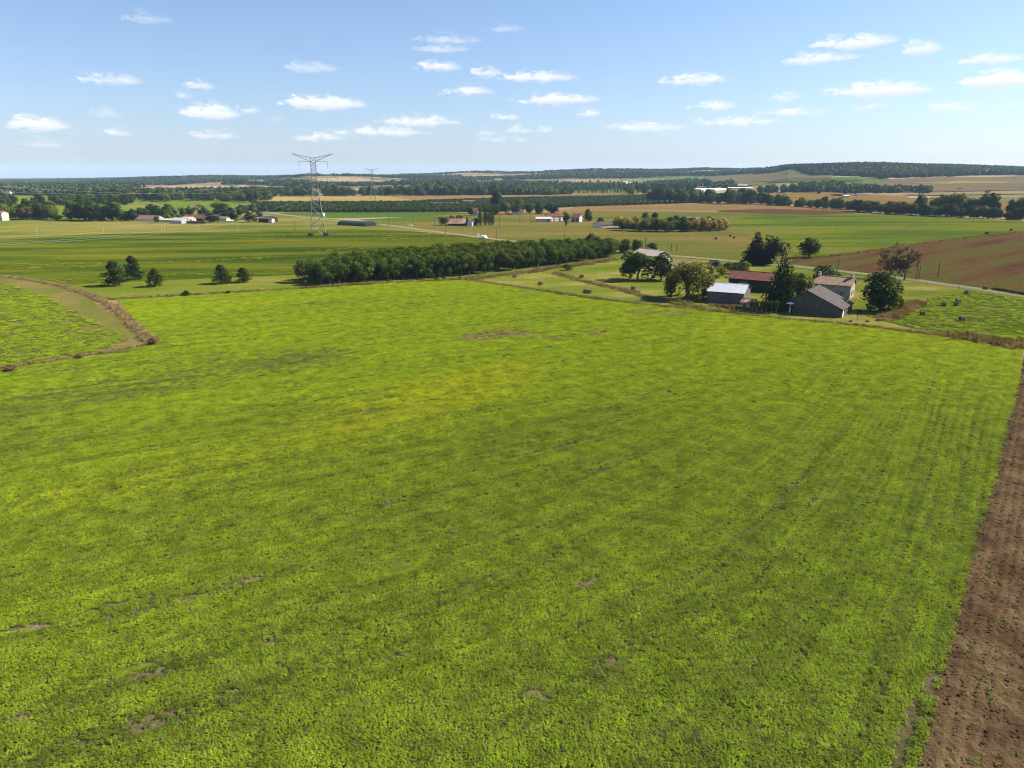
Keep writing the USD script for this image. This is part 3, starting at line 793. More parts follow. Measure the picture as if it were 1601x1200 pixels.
def row_coord(P):
    """Position across the drill rows, which turn from the right edge's heading to a flatter one at the left."""
    a38, a62 = math.radians(37.8), math.radians(60)
    t = sstep((P[:, 0] - 0.45 * P[:, 1] + 40) / 70)
    c38 = P[:, 0] * math.cos(a38) - P[:, 1] * math.sin(a38)
    c62 = P[:, 0] * math.cos(a62) - P[:, 1] * math.sin(a62)
    l38 = P[:, 0] * math.sin(a38) + P[:, 1] * math.cos(a38)
    l62 = P[:, 0] * math.sin(a62) + P[:, 1] * math.cos(a62)
    return c62 * (1 - t) + c38 * t, l62 * (1 - t) + l38 * t, t


def fb(x, y, s, seed, o=3):
    return meshkit.fbm(np.stack([x / s, y / s, 0 * x], -1), o, seed)


YELLOW = [(gpath([(-80,800),(40,785),(130,772)]), 2.2, .6), (gpath([(250,742),(400,705),(560,663),(640,632),(720,606),(800,585)]), 5.0, .8), (gpath([(610,640),(700,612),(740,604)]), 7.5, 1.3), (gpath([(800,585),(900,563),(1000,540)]), 4.5, .55), (gpath([(980,492),(1040,490)]), 6, .4)]
STRAW = [(gpath([(745,527),(800,520)]), 5.5, 1.2), (gpath([(860,530),(950,518)]), 4.5, .7), (gpath([(1000,488),(1060,488)]), 5, .9), (gpath([(330,470),(440,464)]), 5, .4)]
DARK = [(gpath([(150,560),(300,520),(500,500),(640,480)]), 22, .8), (gpath([(0,640),(180,610),(330,575),(480,560)]), 11, 1.2), (gpath([(0,690),(100,680)]), 7, .6), (gpath([(480,560),(700,520),(860,495)]), 9, .8)]
BARE = [(gpath([(-20,993),(20,986),(75,980)]), 0.55, 1.5), (gpath([(1428,1105),(1415,1150),(1400,1200),(1385,1250)]), 0.7, 1.6), (gpath([(1468,1040),(1450,1085)]), 0.5, 1.2), (gpath([(610,1030),(640,1022)]), 0.6, .9), (gpath([(810,1095),(835,1082)]), 0.7, .9), (gpath([(905,920),(935,905)]), 0.6, .9)]


def crop_points(step, y0, y1, jitter):
    xs = np.arange(-200, 260, step)
    ys = np.arange(y0, y1, step)
    X, Y = np.meshgrid(xs, ys)
    P = np.column_stack([X.ravel(), Y.ravel()]) + R.uniform(-jitter, jitter, (X.size, 2)) * step
    P = P[np.abs(P[:, 0]) < P[:, 1] * 0.80 + 22]
    P = P[inside(main_poly, P)]
    cr, al, t = row_coord(P)
    x3 = P[:, 0], P[:, 1]
    streak = meshkit.fbm(np.stack([cr / 0.8, al / 30, 0 * cr], -1), 3, 21) - .5
    wide = meshkit.fbm(np.stack([cr / 7, al / 55, 0 * cr], -1), 3, 5) - .5
    spot = fb(*x3, 2.6, 31, 4) - .5
    big = fb(*x3, 60, 8) - .5
    near = 1 - sstep((P[:, 1] - 45) / 130)
    fr_ = np.abs(cr / 1.75 - np.round(cr / 1.75))
    rowline = (0.40 - 1.35 * np.exp(-(fr_ / .15) ** 2)) * (0.35 + 0.65 * sstep((t - .1) / .5)) * (0.4 + 1.2 * fb(cr / 3, al / 40, 1.0, 77))
    dark = sum(k * np.exp(-(seg_dist(P, s) / w) ** 2) for s, w, k in DARK)
    yel = sum(k * np.exp(-(seg_dist(P, s) / (w * 1.6)) ** 2) for s, w, k in YELLOW)
    straw = sum(k * np.exp(-(seg_dist(P, s) / w) ** 2) for s, w, k in STRAW)
    bare = sum(k * np.exp(-(seg_dist(P, s) / (w * .55)) ** 2) for s, w, k in BARE)
    uu, vv = proj(np.column_stack([P, np.zeros(len(P))]))
    farright = sstep((P[:, 0] - 0.05 * P[:, 1] - 10) / 90) * sstep((P[:, 1] - 90) / 90)
    dens = 0.93 + 1.3 * streak + 0.4 * wide + 1.0 * spot + 0.30 * rowline - 0.10 * dark - 1.4 * bare - 0.06 * near - .25 * straw + 0.12 * farright
    keep = dens > R.uniform(0.08, 0.55, len(P))
    tone = 1.95 + 2.0 * streak + 1.3 * wide + 1.2 * big + 1.1 * farright - 0.7 * dark + 0.35 * sstep((P[:, 1] - 70) / 80) + R.normal(size=len(P)) * .3 + 0.5 * spot + .85 * rowline - 1.05 * near
    k = np.clip(np.round(tone), 0, 3).astype(int)
    k = np.where((yel * (0.8 + 1.2 * spot + 1.5 * streak) > R.uniform(0.1, 1.6, len(P))), 4, k)
    k = np.where(straw * (1 + 2 * spot) > R.uniform(.35, 1, len(P)), 6, k)
    k = np.where((k < 2) & (dark * .5 + R.uniform(0, .8, len(P)) > 0.8), 5, k)
    sz = (0.70 + 0.40 * np.clip(dens, 0, 1.2) + .14 * rowline) * R.uniform(0.9, 1.1, len(P))
    return P[keep], k[keep], sz[keep]


NV = 5
protos = [crop_clump(900 + i, 0.54, 9, 7, 0.066, 0.38, .30) + (CM[t],) for t in TN for i in range(NV)]
protos += [crop_clump(950 + i, 0.86, 20, 5, 0.10, 0.22, .2) + (CM[t],) for t in TN for i in range(NV)]
P1, k1, s1 = crop_points(0.46, 36, 118, .22)
P2, k2, s2 = crop_points(0.74, 118, 330, .22)
P = np.vstack([P1, P2])
idx = np.concatenate([k1 * NV + R.integers(0, NV, len(P1)), len(TN) * NV + k2 * NV + R.integers(0, NV, len(P2))])
scl = np.concatenate([s1, s2])
print('crop clumps', len(P1), len(P2))
scatter('/World/crop_plants', protos, np.column_stack([P, np.full(len(P), .02)]), R.uniform(0, 6.28, len(P)), np.column_stack([np.ones(len(P)) * .95, np.ones(len(P)) * .95, scl]), idx, 'low leafy green crop covering the whole big field', 'crop')

# yellowing stripes of the crop round the pylon
ys = []
for px, w, dn in [([(-60,417),(0,414.5),(110,413),(170,411)], 2.6, 5), ([(0,420),(100,418),(230,411),(330,407),(440,402)], 2.2, 2.6), ([(60,441),(150,440),(170,441)], 4.0, 3), ([(100,434),(240,424)], 5, 1.2), ([(600,372),(700,374),(780,379),(820,382)], 7, 4.5), ([(400,368),(560,366),(640,368)], 6, 1.2), ([(470,396),(560,388),(640,384)], 5, 1.3), ([(250,430),(400,427),(470,423)], 3, 2.0)]:
    p = gpath(px)
    tt = np.concatenate([[0], np.cumsum(np.linalg.norm(np.diff(p, axis=0), axis=1))])
    n = int(tt[-1] * dn)
    a = R.uniform(0, tt[-1], n)
    q = np.column_stack([np.interp(a, tt, p[:, 0]), np.interp(a, tt, p[:, 1])]) + R.normal(size=(n, 2)) * [1, w]
    ys.append(q[inside(FIELDS['crop_field'], q)])
q = np.vstack(ys)
YC = crop_mat('crop_yellowing', (0.135, 0.125, 0.012))
scatter('/World/yellow_crop', [crop_clump(1300 + i, 2.0, 22, 5, 0.15, 0.25, .2)[:3] + (m_,) for i, m_ in enumerate((YC, YC, CM['mid']))], np.column_stack([q, np.full(len(q), .1)]), R.uniform(0, 6, len(q)), R.uniform(.6, 1.1, len(q)), R.integers(0, 3, len(q)), 'yellowing stripes in the crop field around the pylon', 'crop')

# weeds and clods on the ploughed strip
def clod(seed):
    m = trimesh.creation.icosphere(1, 1.0)
    m.vertices = m.vertices * (0.7 + 0.6 * meshkit.noise(m.vertices * 1.7 + seed * 9.1, seed))[:, None] * [1, 1, .7]
    return np.array(m.vertices), np.array(m.faces), None, SOIL


n = 17000
ti = R.integers(0, len(soil_edge), n)
off = R.uniform(0.1, 16, n)
C = soil_edge[ti] + soil_n * off[:, None] + R.normal(size=(n, 2)) * .15
C = C[C[:, 1] < 150]
scatter('/World/soil_clods', [clod(i) for i in range(5)], np.column_stack([C, np.full(len(C), .16)]), R.uniform(0, 6, len(C)), 0.03 + 0.11 * R.uniform(0, 1, len(C)) ** 2, R.integers(0, 5, len(C)), 'brown earth clods on the ploughed strip', 'soil')
n = 2600
ti = R.integers(0, len(soil_edge), n)
off = R.choice([1.8, 3.2, 4.1, 5.5, 8.5], n) + R.normal(size=n) * .3
C = soil_edge[ti] + soil_n * off[:, None]
C = C[fb(C[:, 0], C[:, 1], 3.0, 77) > 0.52]
WEED = leaf('leaf_weed', (0.095, 0.115, 0.035))
wp = [crop_clump(980 + i, 0.25, 3, 6, 0.055, 0.2)[:3] + (WEED,) for i in range(3)]
scatter('/World/weeds', wp, np.column_stack([C, np.full(len(C), .12)]), R.uniform(0, 6, len(C)), R.uniform(.6, 1.2, len(C)), R.integers(0, 3, len(C)), 'pale green weeds scattered on the ploughed strip', 'weeds')

# ------------------------------------------------------------------ dry grass banks, rough pasture
def tuft(seed, n, spread, h, w, mat):
    g = np.random.default_rng(seed)
    b = g.normal(size=(n, 2)) * spread
    a = g.uniform(0, 6.28, n)
    tip = np.column_stack([b + g.normal(size=(n, 2)) * h * .45, h * g.uniform(.5, 1.1, n)])
    d = np.column_stack([np.cos(a), np.sin(a), np.zeros(n)]) * w
    b3 = np.column_stack([b, np.zeros(n)])
    v = np.stack([b3 - d, b3 + d, tip + d * .35, tip - d * .35], 1).reshape(-1, 3)
    return v, np.arange(4 * n).reshape(-1, 4), None, mat


DRY = [tuft(1 + i, 26, .35, .8, .07, ML['dry']) for i in range(3)] + [tuft(11 + i, 26, .4, .7, .08, ML['drygreen']) for i in range(2)] + [tuft(21, 26, .4, .8, .07, ML['rust'])]


def bank(name, px, w, per_m, label, size=(.7, 1.3), prob=(.2, .2, .2, .17, .13, .1)):
    p = gpath(px)
    t = np.concatenate([[0], np.cumsum(np.linalg.norm(np.diff(p, axis=0), axis=1))])
    n = int(t[-1] * per_m)
    s = R.uniform(0, t[-1], n)
    q = np.column_stack([np.interp(s, t, p[:, 0]), np.interp(s, t, p[:, 1])]) + R.normal(size=(n, 2)) * w / 2.5
    z = np.full(n, .05)
    m = 0.55 + 0.9 * fb(q[:, 0], q[:, 1], 7, 3)
    scatter('/World/' + name, DRY, np.column_stack([q, z]), R.uniform(0, 6.28, n), R.uniform(*size, n) * m, R.choice(6, n, p=prob), label, 'dry grass')


def strip_bank(px, w):
    v, f = drape(sg.LineString(gpath(px)).buffer(w / 2), .12)
    return v, f


for nm, px, w, per, lab, kw in [
    ('ditch_bank', [(0,431),(50,438),(100,448),(150,465.5),(190,490),(212,512),(236,537)], 1.7, 8, 'dry straw coloured grass bank along the left ditch', {'prob': (.28, .28, .26, .08, .06, .04), 'size': (.5, 1.0)}),
    ('field_edge_grass', [(-120,598),(0,577.5),(100,562),(180,549),(236,539)], 1.8, 6, 'dry grass margin below the left pasture', {'prob': (.26, .26, .22, .1, .1, .06), 'size': (.4, .8)}),
    ('hedge_grass', [(172,467.5),(300,461),(470,451),(600,442.5),(725,437)], 2.2, 6, 'rusty dry grass line between crop and pine meadow', {'prob': (.15, .15, .15, .2, .15, .2), 'size': (.5, 1.0)}),
    ('fence_grass', [(728,437),(820,450.5),(920,465.5),(1000,475.5),(1100,484.5),(1200,496),(1330,508),(1450,522),(1601,544),(1680,556)], 2.0, 6, 'dry grass strip under the long wire fence', {'size': (.4, .85), 'prob': (.22, .18, .18, .22, .17, .03)}),
    ('ditch_grass', [(868,427),(900,437),(950,448),(990,458),(1010,465),(1050,473),(1100,482)], 2.6, 5, 'dry reddish ditch line crossing the bale meadow', {'size': (.6, 1.1)}),
    ('copse_edge_grass', [(735,436),(800,429),(860,420),(920,412),(960,405)], 4.0, 6, 'tall dry grass along the right foot of the copse', {}),
    ('dry_bank', [(1380,500),(1398,492),(1415,485),(1432,474)], 3.5, 14, 'dry brown grass bank beside the grey barn yard', {'prob': (.25, .25, .2, .05, .05, .2)}),
    ('corner_weeds', [(1500,528),(1540,533),(1600,541),(1640,548)], 5.0, 12, 'tall brown weeds in the right pasture corner', {'prob': (.15, .1, .1, .25, .1, .3), 'size': (.8, 1.5)}),
    ('yard_scrub', [(1112,478),(1140,480.5),(1172,486)], 4.5, 9, 'dead brown scrub between the zinc shed and the wire fence', {'prob': (.2, .1, .1, .1, .1, .4), 'size': (.5, .9)}),
    ('plough_edge_grass', [(1240,405),(1330,397),(1440,380.5),(1590,362.5)], 3.0, 3, 'pale grass margin between green and ploughed fields', {'size': (.6, 1.1)}),
]:
    bank(nm, px, w, per, lab, **kw)


def rough(name, poly, n, size, mats, thr, seed, scale, label):
    x0, y0, x1, y1 = poly.bounds
    q = R.uniform((x0, y0), (x1, y1), (n, 2))
    q = q[inside(poly, q)]
    q = q[np.abs(q[:, 0]) < q[:, 1] * .85 + 10]
    q = q[.6 * fb(q[:, 0], q[:, 1], scale, seed) + .4 * fb(q[:, 0], q[:, 1], 2.2, seed + 5) + R.normal(size=len(q)) * .05 > thr]
    pr = [crop_clump(1200 + i, 1.6, 12, 6, 0.19, 0.45)[:3] + (m,) for i, m in enumerate(mats)]
    scatter('/World/' + name, pr, np.column_stack([q, np.full(len(q), .06)]), R.uniform(0, 6, len(q)), R.uniform(*size, len(q)), R.integers(0, len(pr), len(q)), label, 'weeds')


lf = FIELDS['left_field']
rough('pasture_weeds', poly_of([(-300,455),(0,442),(70,462),(135,498),(214,534),(150,549),(0,574),(-300,625)]), 30000, (.5, .95), [CM['bright'], CM['mid'], CM['mid'], CM['dull']], .435, 6, 9, 'bright green weed clumps on the left pasture')
rough('bale_pasture_weeds', FIELDS['right_pasture'], 9000, (.4, .9), [CM['mid'], CM['bright'], CM['deep'], CM['dull']], .46, 16, 7, 'rough green tufts in the right bale pasture')

# ------------------------------------------------------------------ buildings
WALL = {k: simple('wall_' + k, c, 0.42 if 'stone' in k or k in ('sheet', 'timber') else 0.18, 1.3, 0.9, spec=0.15, bump=0.06) for k, c in {'stone': (0.20, 0.175, 0.145), 'oldstone': (0.050, 0.044, 0.037), 'white': (0.44, 0.42, 0.39), 'cream': (0.34, 0.29, 0.22), 'dark': (0.022, 0.017, 0.014), 'timber': (0.09, 0.07, 0.052), 'grey': (0.24, 0.235, 0.225), 'sheet': (0.070, 0.058, 0.050), 'blue': (0.22, 0.25, 0.29)}.items()}
ROOF = {k: simple('roof_' + k, c, 0.38, 0.8, 0.9, spec=0.1, bump=0.05) for k, c in {'slate': (0.050, 0.041, 0.039), 'red': (0.080, 0.030, 0.022), 'rust': (0.125, 0.055, 0.038), 'pink': (0.185, 0.125, 0.095), 'orange': (0.150, 0.085, 0.058), 'brown': (0.115, 0.075, 0.056), 'pale': (0.30, 0.25, 0.215), 'white': (0.30, 0.30, 0.30), 'dark': (0.045, 0.037, 0.033), 'blue': (0.08, 0.09, 0.12)}.items()}
ROOF['zinc'] = simple('roof_zinc', (0.27, 0.285, 0.31), 0.08, 0.3, 0.55, 0.0, 0.4)
ROOF['glass'] = simple('roof_film', (0.80, 0.82, 0.84), 0.05, 0.3, 0.4, 0.0, 0.5)
GLASS = simple('window_glass', (0.03, 0.035, 0.04), 0.1, 1.0, 0.15, spec=0.6)
WOOD = simple('wood', (0.075, 0.055, 0.042), 0.25, 3.0)
METAL = simple('galvanised_steel', (0.13, 0.13, 0.125), 0.12, 0.5, 0.55, 0.55, 0.4)
WHITE = simple('white_paint', (0.80, 0.79, 0.77), 0.04, 1.0, 0.5)
DARKSTEEL = simple('dark_steel', (0.05, 0.048, 0.045), 0.2, 1.0, 0.6)


def slab(q, t):
    """A plate of thickness t over the quad q, on the side its normal points to."""
    q = np.asarray(q, float)
    n = np.cross(q[1] - q[0], q[3] - q[0]); n /= np.linalg.norm(n)
    v = np.vstack([q, q + n * t])
    f = [[0, 3, 2], [0, 2, 1], [4, 5, 6], [4, 6, 7]] + [x for k in range(4) for x in ([k, (k + 1) % 4, 4 + (k + 1) % 4], [k, 4 + (k + 1) % 4, 4 + k])]
    return trimesh.Trimesh(v, np.array(f), process=False)


def prism(profile, y0, y1, flip=False):
    """The profile (list of (a, z)) drawn out from y0 to y1; flip swaps the ground axes."""
    m = trimesh.creation.extrude_polygon(sg.Polygon(profile), y1 - y0, engine='earcut')
    v = np.array(m.vertices)
    out = np.column_stack([v[:, 2] + y0, v[:, 0], v[:, 1]]) if flip else np.column_stack([v[:, 0], v[:, 2] + y0, v[:, 1]])
    m = trimesh.Trimesh(out, np.array(m.faces)[:, ::-1] if not flip else np.array(m.faces), process=False)
    return m


def house(name, label, cat_, A, B, depth, hf, hr, hb=None, gable=False, rp=0.5, wall='stone', roof='orange', over=0.35, thick=0.18, panels=(1, 1), panel_mats=None, openings=(), chimneys=(), group=None, posts=False, back_roof=None):
    """A gabled building on the front line A-B (ground points): hf, hr, hb are the heights of the front (or left) eave, the ridge and the
    back (or right) eave. gable: the gable faces the viewer. openings: (face, x, z, w, h, kind) with face front or right; panels: roof sheets per slope."""
    A, B = np.asarray(A, float), np.asarray(B, float)
    e = (B - A)[:2]
    L = float(np.linalg.norm(e)); rz = math.atan2(e[1], e[0])
    hb = hf if hb is None else hb
    t = thing(name, label, cat_, A, rz, group)
    span = L if gable else depth
    prof = [(0, -.3), (span, -.3), (span, hb), (span * rp, hr - .02), (0, hf)]
    if posts:                                           # an open shed: posts and a back wall
        for x in np.linspace(0.1, L - 0.1, 4):
            part(t, 'post', box(x - .09, .05, -.2, x + .09, .23, hf), WALL[wall])
        part(t, 'wall', box(0, depth - .15, -.2, L, depth, hb), WALL[wall])
    else:
        part(t, 'wall', prism(prof, 0, depth) if gable else prism(prof, 0, L, True), WALL[wall])
    run = depth if gable else L
    mats = panel_mats or [roof]
    for side, (s0, z0, s1, z1, np_) in enumerate([(0, hf, span * rp, hr, panels[0]), (span, hb, span * rp, hr, panels[1])]):
        d = np.array([s0 - s1, z0 - z1]); ln = np.linalg.norm(d)
        if ln < 0.3:
            continue
        d = d / ln * over
        s0o, z0o = s0 + d[0], z0 + d[1]
        for k in range(np_):
            a, b = -over + (run + 2 * over) * k / np_, -over + (run + 2 * over) * (k + 1) / np_ - (0.03 if np_ > 1 else 0)
            lift = 0.02 + (0.03 * (k % 2) if np_ > 1 else 0)
            pts = [(s0o, a, z0o), (s1, a, z1), (s1, b, z1), (s0o, b, z0o)] if gable else [(a, s0o, z0o), (a, s1, z1), (b, s1, z1), (b, s0o, z0o)]
            q = np.array(pts) + [0, 0, lift]
            if np.cross(q[1] - q[0], q[3] - q[0])[2] < 0:
                q = q[[0, 3, 2, 1]]
            mt = (back_roof if side and back_roof else mats[k % len(mats)])
            part(t, 'roof_panel' if np_ > 1 else 'roof_slope', slab(q, thick), ROOF[mt])
    ridge = [(span * rp, -over, hr + thick + .04), (span * rp, run + over, hr + thick + .04)] if gable else [(-over, span * rp, hr + thick + .04), (run + over, span * rp, hr + thick + .04)]
    part(t, 'ridge_cap', tube(ridge, 0.14, 6), ROOF[mats[0]])
    for face, x, z, w, h, kind in openings:
        k = {'window': GLASS, 'door': WOOD, 'opening': DARKSTEEL, 'white_door': WHITE}[kind]
        nm = {'window': 'window', 'door': 'door', 'opening': 'doorway', 'white_door': 'door'}[kind]
        if face == 'front':
            p = part(t, nm, box(x, -.04, z, x + w, .02, z + h), k)
            fr = [box(x - .1, -.07, z - .1, x, .01, z + h + .1), box(x + w, -.07, z - .1, x + w + .1, .01, z + h + .1), box(x, -.07, z + h, x + w, .01, z + h + .1)]
        else:
            p = part(t, nm, box(L - .02, x, z, L + .04, x + w, z + h), k)
            fr = [box(L - .01, x - .1, z - .1, L + .07, x, z + h + .1), box(L - .01, x + w, z - .1, L + .07, x + w + .1, z + h + .1), box(L - .01, x, z + h, L + .07, x + w, z + h + .1)]
        part(p.GetPath().pathString, 'frame', cat(fr), WHITE if wall in ('white', 'cream') else WALL[wall])
    for x, y, z, s in chimneys:
        c = part(t, 'chimney', box(x - s / 2, y - s / 2, z - 1.2, x + s / 2, y + s / 2, z + 1.1), WALL['cream'])
        part(c.GetPath().pathString, 'chimney_cap', box(x - s * .65, y - s * .65, z + 1.1, x + s * .65, y + s * .65, z + 1.25), ROOF['pink'])
    return t


def g3(u, v):
    return G(u, v)


# the farm
A, B = g3(1223, 487.2), g3(1315.5, 497)
bw = np.linalg.norm(B - A)
bd = 12.5
house('stone_barn', 'long stone barn with big grey tiled roof, gable towards the crop field', 'barn', A, B, bd, 2.6, 6.6, 2.3, True, 0.40, 'oldstone', 'slate', 0.35, 0.2, (1, 6), None,
      [('right', 0.8, 0, 1.0, 2.0, 'white_door'), ('right', 2.4, 0, 2.4, 2.1, 'opening'), ('right', 5.2, 0, 1.4, 2.0, 'opening'), ('front', bw * .30, 2.6, .7, .8, 'opening'), ('front', bw * .55, 2.2, .8, .8, 'opening')])
A, B = g3(1271, 463), g3(1328, 468)
hw = np.linalg.norm(B - A)
house('farmhouse', 'stone farmhouse with pinkish tiled roof and two chimneys behind the grey barn', 'house', A, B, 7.5, 4.3, 6.3, None, False, 0.5, 'stone', 'pink', 0.4, 0.16, (1, 1), None,
      [('right', 2.0, 1.0, .9, 1.3, 'window'), ('right', 4.8, 1.0, .9, 1.3, 'window'), ('front', 2, 1, .9, 1.3, 'window'), ('front', hw - 3, 1, .9, 1.3, 'window')], [(0.5, 3.75, 6.4, .75), (hw - 0.6, 3.75, 6.4, .75)])
A, B = g3(1105, 472.5), g3(1161.5, 477)
sw = np.linalg.norm(B - A)
t = house('metal_shed', 'farm shed with shiny pale zinc roof and brown sheet walls', 'shed', A, B, 11.0, 3.6, 5.5, None, False, 0.5, 'sheet', 'zinc', 0.3, 0.08, (7, 1), None, [('front', 2.0, 0, 2.2, 2.4, 'opening')], back_roof='rust')
for k in range(8):
    x = sw * (k + .02) / 8
    part(t, 'wall_panel', box(x, -.06 - .02 * (k % 2), 2.5 if 1 <= k <= 2 else 0, sw * (k + .96) / 8, -.004, 3.45), WALL['sheet'])
A, B = g3(1083, 466), g3(1105.5, 468)
house('lean_to', 'open lean to with rusty striped roof sheets left of the zinc shed', 'shed', A, B, 9.0, 3.0, 3.9, 3.8, False, 0.96, 'timber', 'rust', 0.3, 0.06, (6, 1), ['rust', 'pale', 'rust', 'rust', 'pink', 'rust'], posts=True)
A, B = g3(1138, 452), g3(1205, 458)
house('red_barn', 'long dark timber barn with brick red roof behind the zinc shed', 'barn', A, B, 10.5, 4.0, 5.9, None, False, 0.5, 'dark', 'red', 0.5, 0.12, (6, 1), ['red', 'red', 'red'], [('front', 3.5, 0, 3.2, 3.2, 'opening')])
A, B = g3(1157, 482), g3(1177, 484)
house('tool_shed', 'small stone outhouse with mottled red roof beside the clipped trees', 'shed', A, B, 3.6, 1.9, 2.6, None, False, 0.6, 'stone', 'rust', 0.25, 0.1, (4, 1), ['rust', 'pink', 'rust', 'orange'], [('front', .8, 0, .9, 1.6, 'opening')])
A, B = g3(990, 406), g3(1026, 410.5)
house('white_house', 'white house with pale tiled roof half hidden by the two round oaks', 'house', A, B, 9.0, 2.9, 5.0, None, False, 0.5, 'white', 'pale', 0.45, 0.14, (1, 1), None, [('right', 3.2, 1, 1.2, 1.2, 'window'), ('front', 2, 1, 1.2, 1.2, 'window')])
A, B = g3(1106, 419), g3(1117, 420)
house('stone_hut', 'little dark roofed hut between the farm hedge and the road', 'hut', A, B, 4.0, 2.0, 3.0, None, False, 0.5, 'grey', 'dark', 0.25, 0.1)
# white parasol in front of the barn
p = g3(1234, 489)
t = thing('parasol', 'white open parasol on a pole in front of the grey barn', 'parasol', p)
hp = height_at(p, 471.5)
cone = trimesh.creation.cone(radius=1.25, height=.5, sections=8); cone.apply_translation([0, 0, hp - .5])
part(t, 'canopy', cone, WHITE); part(t, 'pole', tube([(0, 0, 0), (0, 0, hp - .1)], .05, 6), WHITE); part(t, 'base', trimesh.creation.cylinder(.35, .12, sections=10), WALL['grey'])
part(t, 'folded_side', tube([(.1, 0, 1.5), (.12, 0, .8), (.0, 0, .2)], [.06, .16, .10], 6), WHITE)

# hay bales: ground point of the middle, heading
BALES = [(845,445.5,'bale nearest the copse corner of the meadow'), (915.5,457.5,'left bale of the touching pair near the wire fence'), (921,458.5,'right bale of the touching pair near the wire fence'), (909.5,434,'bale beside the dry ditch below the copse end'), (990,453,'bale on the grass left of the willow'), (1121.5,435,'bale on the lawn left of the red barn'),
         (1119,374,'left of three bales in the meadow beyond the road'), (1141.5,369.5,'far one of three bales in the meadow beyond the road'), (1147.5,372.5,'right of three bales in the meadow beyond the road'),
         (1540.5,452.5,'bale against the roadside hedge, topmost in the right pasture'), (1511,459.5,'second bale below the roadside hedge in the right pasture'), (1497.5,473.5,'rear bale of the stacked looking pair in the right pasture'), (1495,478,'front bale of the stacked looking pair in the right pasture'), (1475,478.5,'bale left of the pair in the right pasture'), (1442,493,'leftmost bale of the right pasture'), (1503.5,501.5,'nearest bale of the right pasture')]
HAY = ramp_mat('hay_look', [(0.3, (0.08, 0.06, 0.04)), (0.7, (0.16, 0.125, 0.085))], 2.5, 5, 0, (1, 1, 4), fine=(9.0, 0.3), bump=(8.0, 0.06))
HAY_END = simple('hay_end', (0.022, 0.017, 0.012), 0.3, 6.0)
prof = [(0.0, -.6), (.62, -.6), (.68, -.55), (.70, -.45), (.70, .45), (.68, .55), (.62, .6), (0.0, .6)]


def bale_shapes():
    body = trimesh.creation.revolve(np.array(prof), sections=20)
    body.apply_transform(trimesh.transformations.rotation_matrix(np.pi / 2, [1, 0, 0]))
    body.vertices[:, 2] = np.maximum(body.vertices[:, 2], -.64); body.apply_translation([0, 0, .64])
    ends = []
    for s in (-1, 1):
        ring = trimesh.creation.annulus(.18, .60, .02, sections=18)
        ring.apply_transform(trimesh.transformations.rotation_matrix(np.pi / 2, [1, 0, 0])); ring.apply_translation([0, s * .605, .66]); ends.append(ring)
    return body, ends


bb, be = bale_shapes()
stage.CreateClassPrim('/World/bale_class')
part('/World/bale_class', 'body', bb, HAY, smooth=40)
for x in be:
    part('/World/bale_class', 'end_face', x, HAY_END)
CLS['bale'] = '/World/bale_class'
for u, v, lab in BALES:
    rz_ = R.uniform(-.5, .5) + (1.2 if u > 1400 else 0.4)
    copy('hay_bale', 'bale', G(u, v), rz_, (1, 1, 1), 'round hay ' + lab, 'hay bale', 'round hay bales on the meadows')

# ------------------------------------------------------------------ fences
def fence(name, label, px, step, h=1.15):
    p = gpath(px)
    tt = np.concatenate([[0], np.cumsum(np.linalg.norm(np.diff(p, axis=0), axis=1))])
    n = int(tt[-1] / step)
    s = np.linspace(0, tt[-1], n) + np.concatenate([[0], R.uniform(-.3, .3, n - 2) * step * .5, [0]])
    q = np.column_stack([np.interp(s, tt, p[:, 0]), np.interp(s, tt, p[:, 1])])
    t = thing(name, label, 'fence')
    for a in q:
        e = R.normal(size=2) * .05
        hh = h * R.uniform(.9, 1.2)
        part(t, 'post', tube([(a[0], a[1], -.1), (a[0] + e[0], a[1] + e[1], hh)], [.075, .06], 5), WOOD)
    for z in (.45, .95):
        part(t, 'wire', tube([(a[0], a[1], z) for a in q], .012, 3), METAL)


fence('wire_fence', 'long wire fence with wooden posts between bright crop and bale meadow', [(728,437.5),(820,451),(920,466),(1000,476),(1100,485),(1200,496.5),(1330,508.5),(1450,522.5),(1601,544.5),(1660,552)], 7.0)
fence('wire_fence', 'wire fence along the near side of the road by the half bare trees', [(1240,420),(1330,430),(1420,440.5),(1500,452)], 9.0)
fence('wire_fence', 'short wire fence from the grey barn to the right pasture', [(1340,501),(1380,505),(1420,484),(1450,470)], 6.0)
# white posts on the dry meadow at the left
for u, v, vt in [(58,366,357),(162,364,355),(253,362,353),(258,362.5,352.5),(311,361,353),(372,360,350)]:
    p = G(u, v); h = height_at(p, vt)
    t = thing('marker_post', f'thin pale post on the dry meadow edge, {["leftmost", "second from the left", "left one of the close pair", "right one of the close pair", "second from the right", "rightmost"][[58,162,253,258,311,372].index(u)]}', 'post', p, 0, 'pale posts on the left dry meadow')
    part(t, 'post', tube([(0, 0, 0), (0, 0, h)], [.14, .11], 6), WALL['grey']); part(t, 'cap', box(-.2, -.2, h, .2, .2, h + .2), WALL['white'])

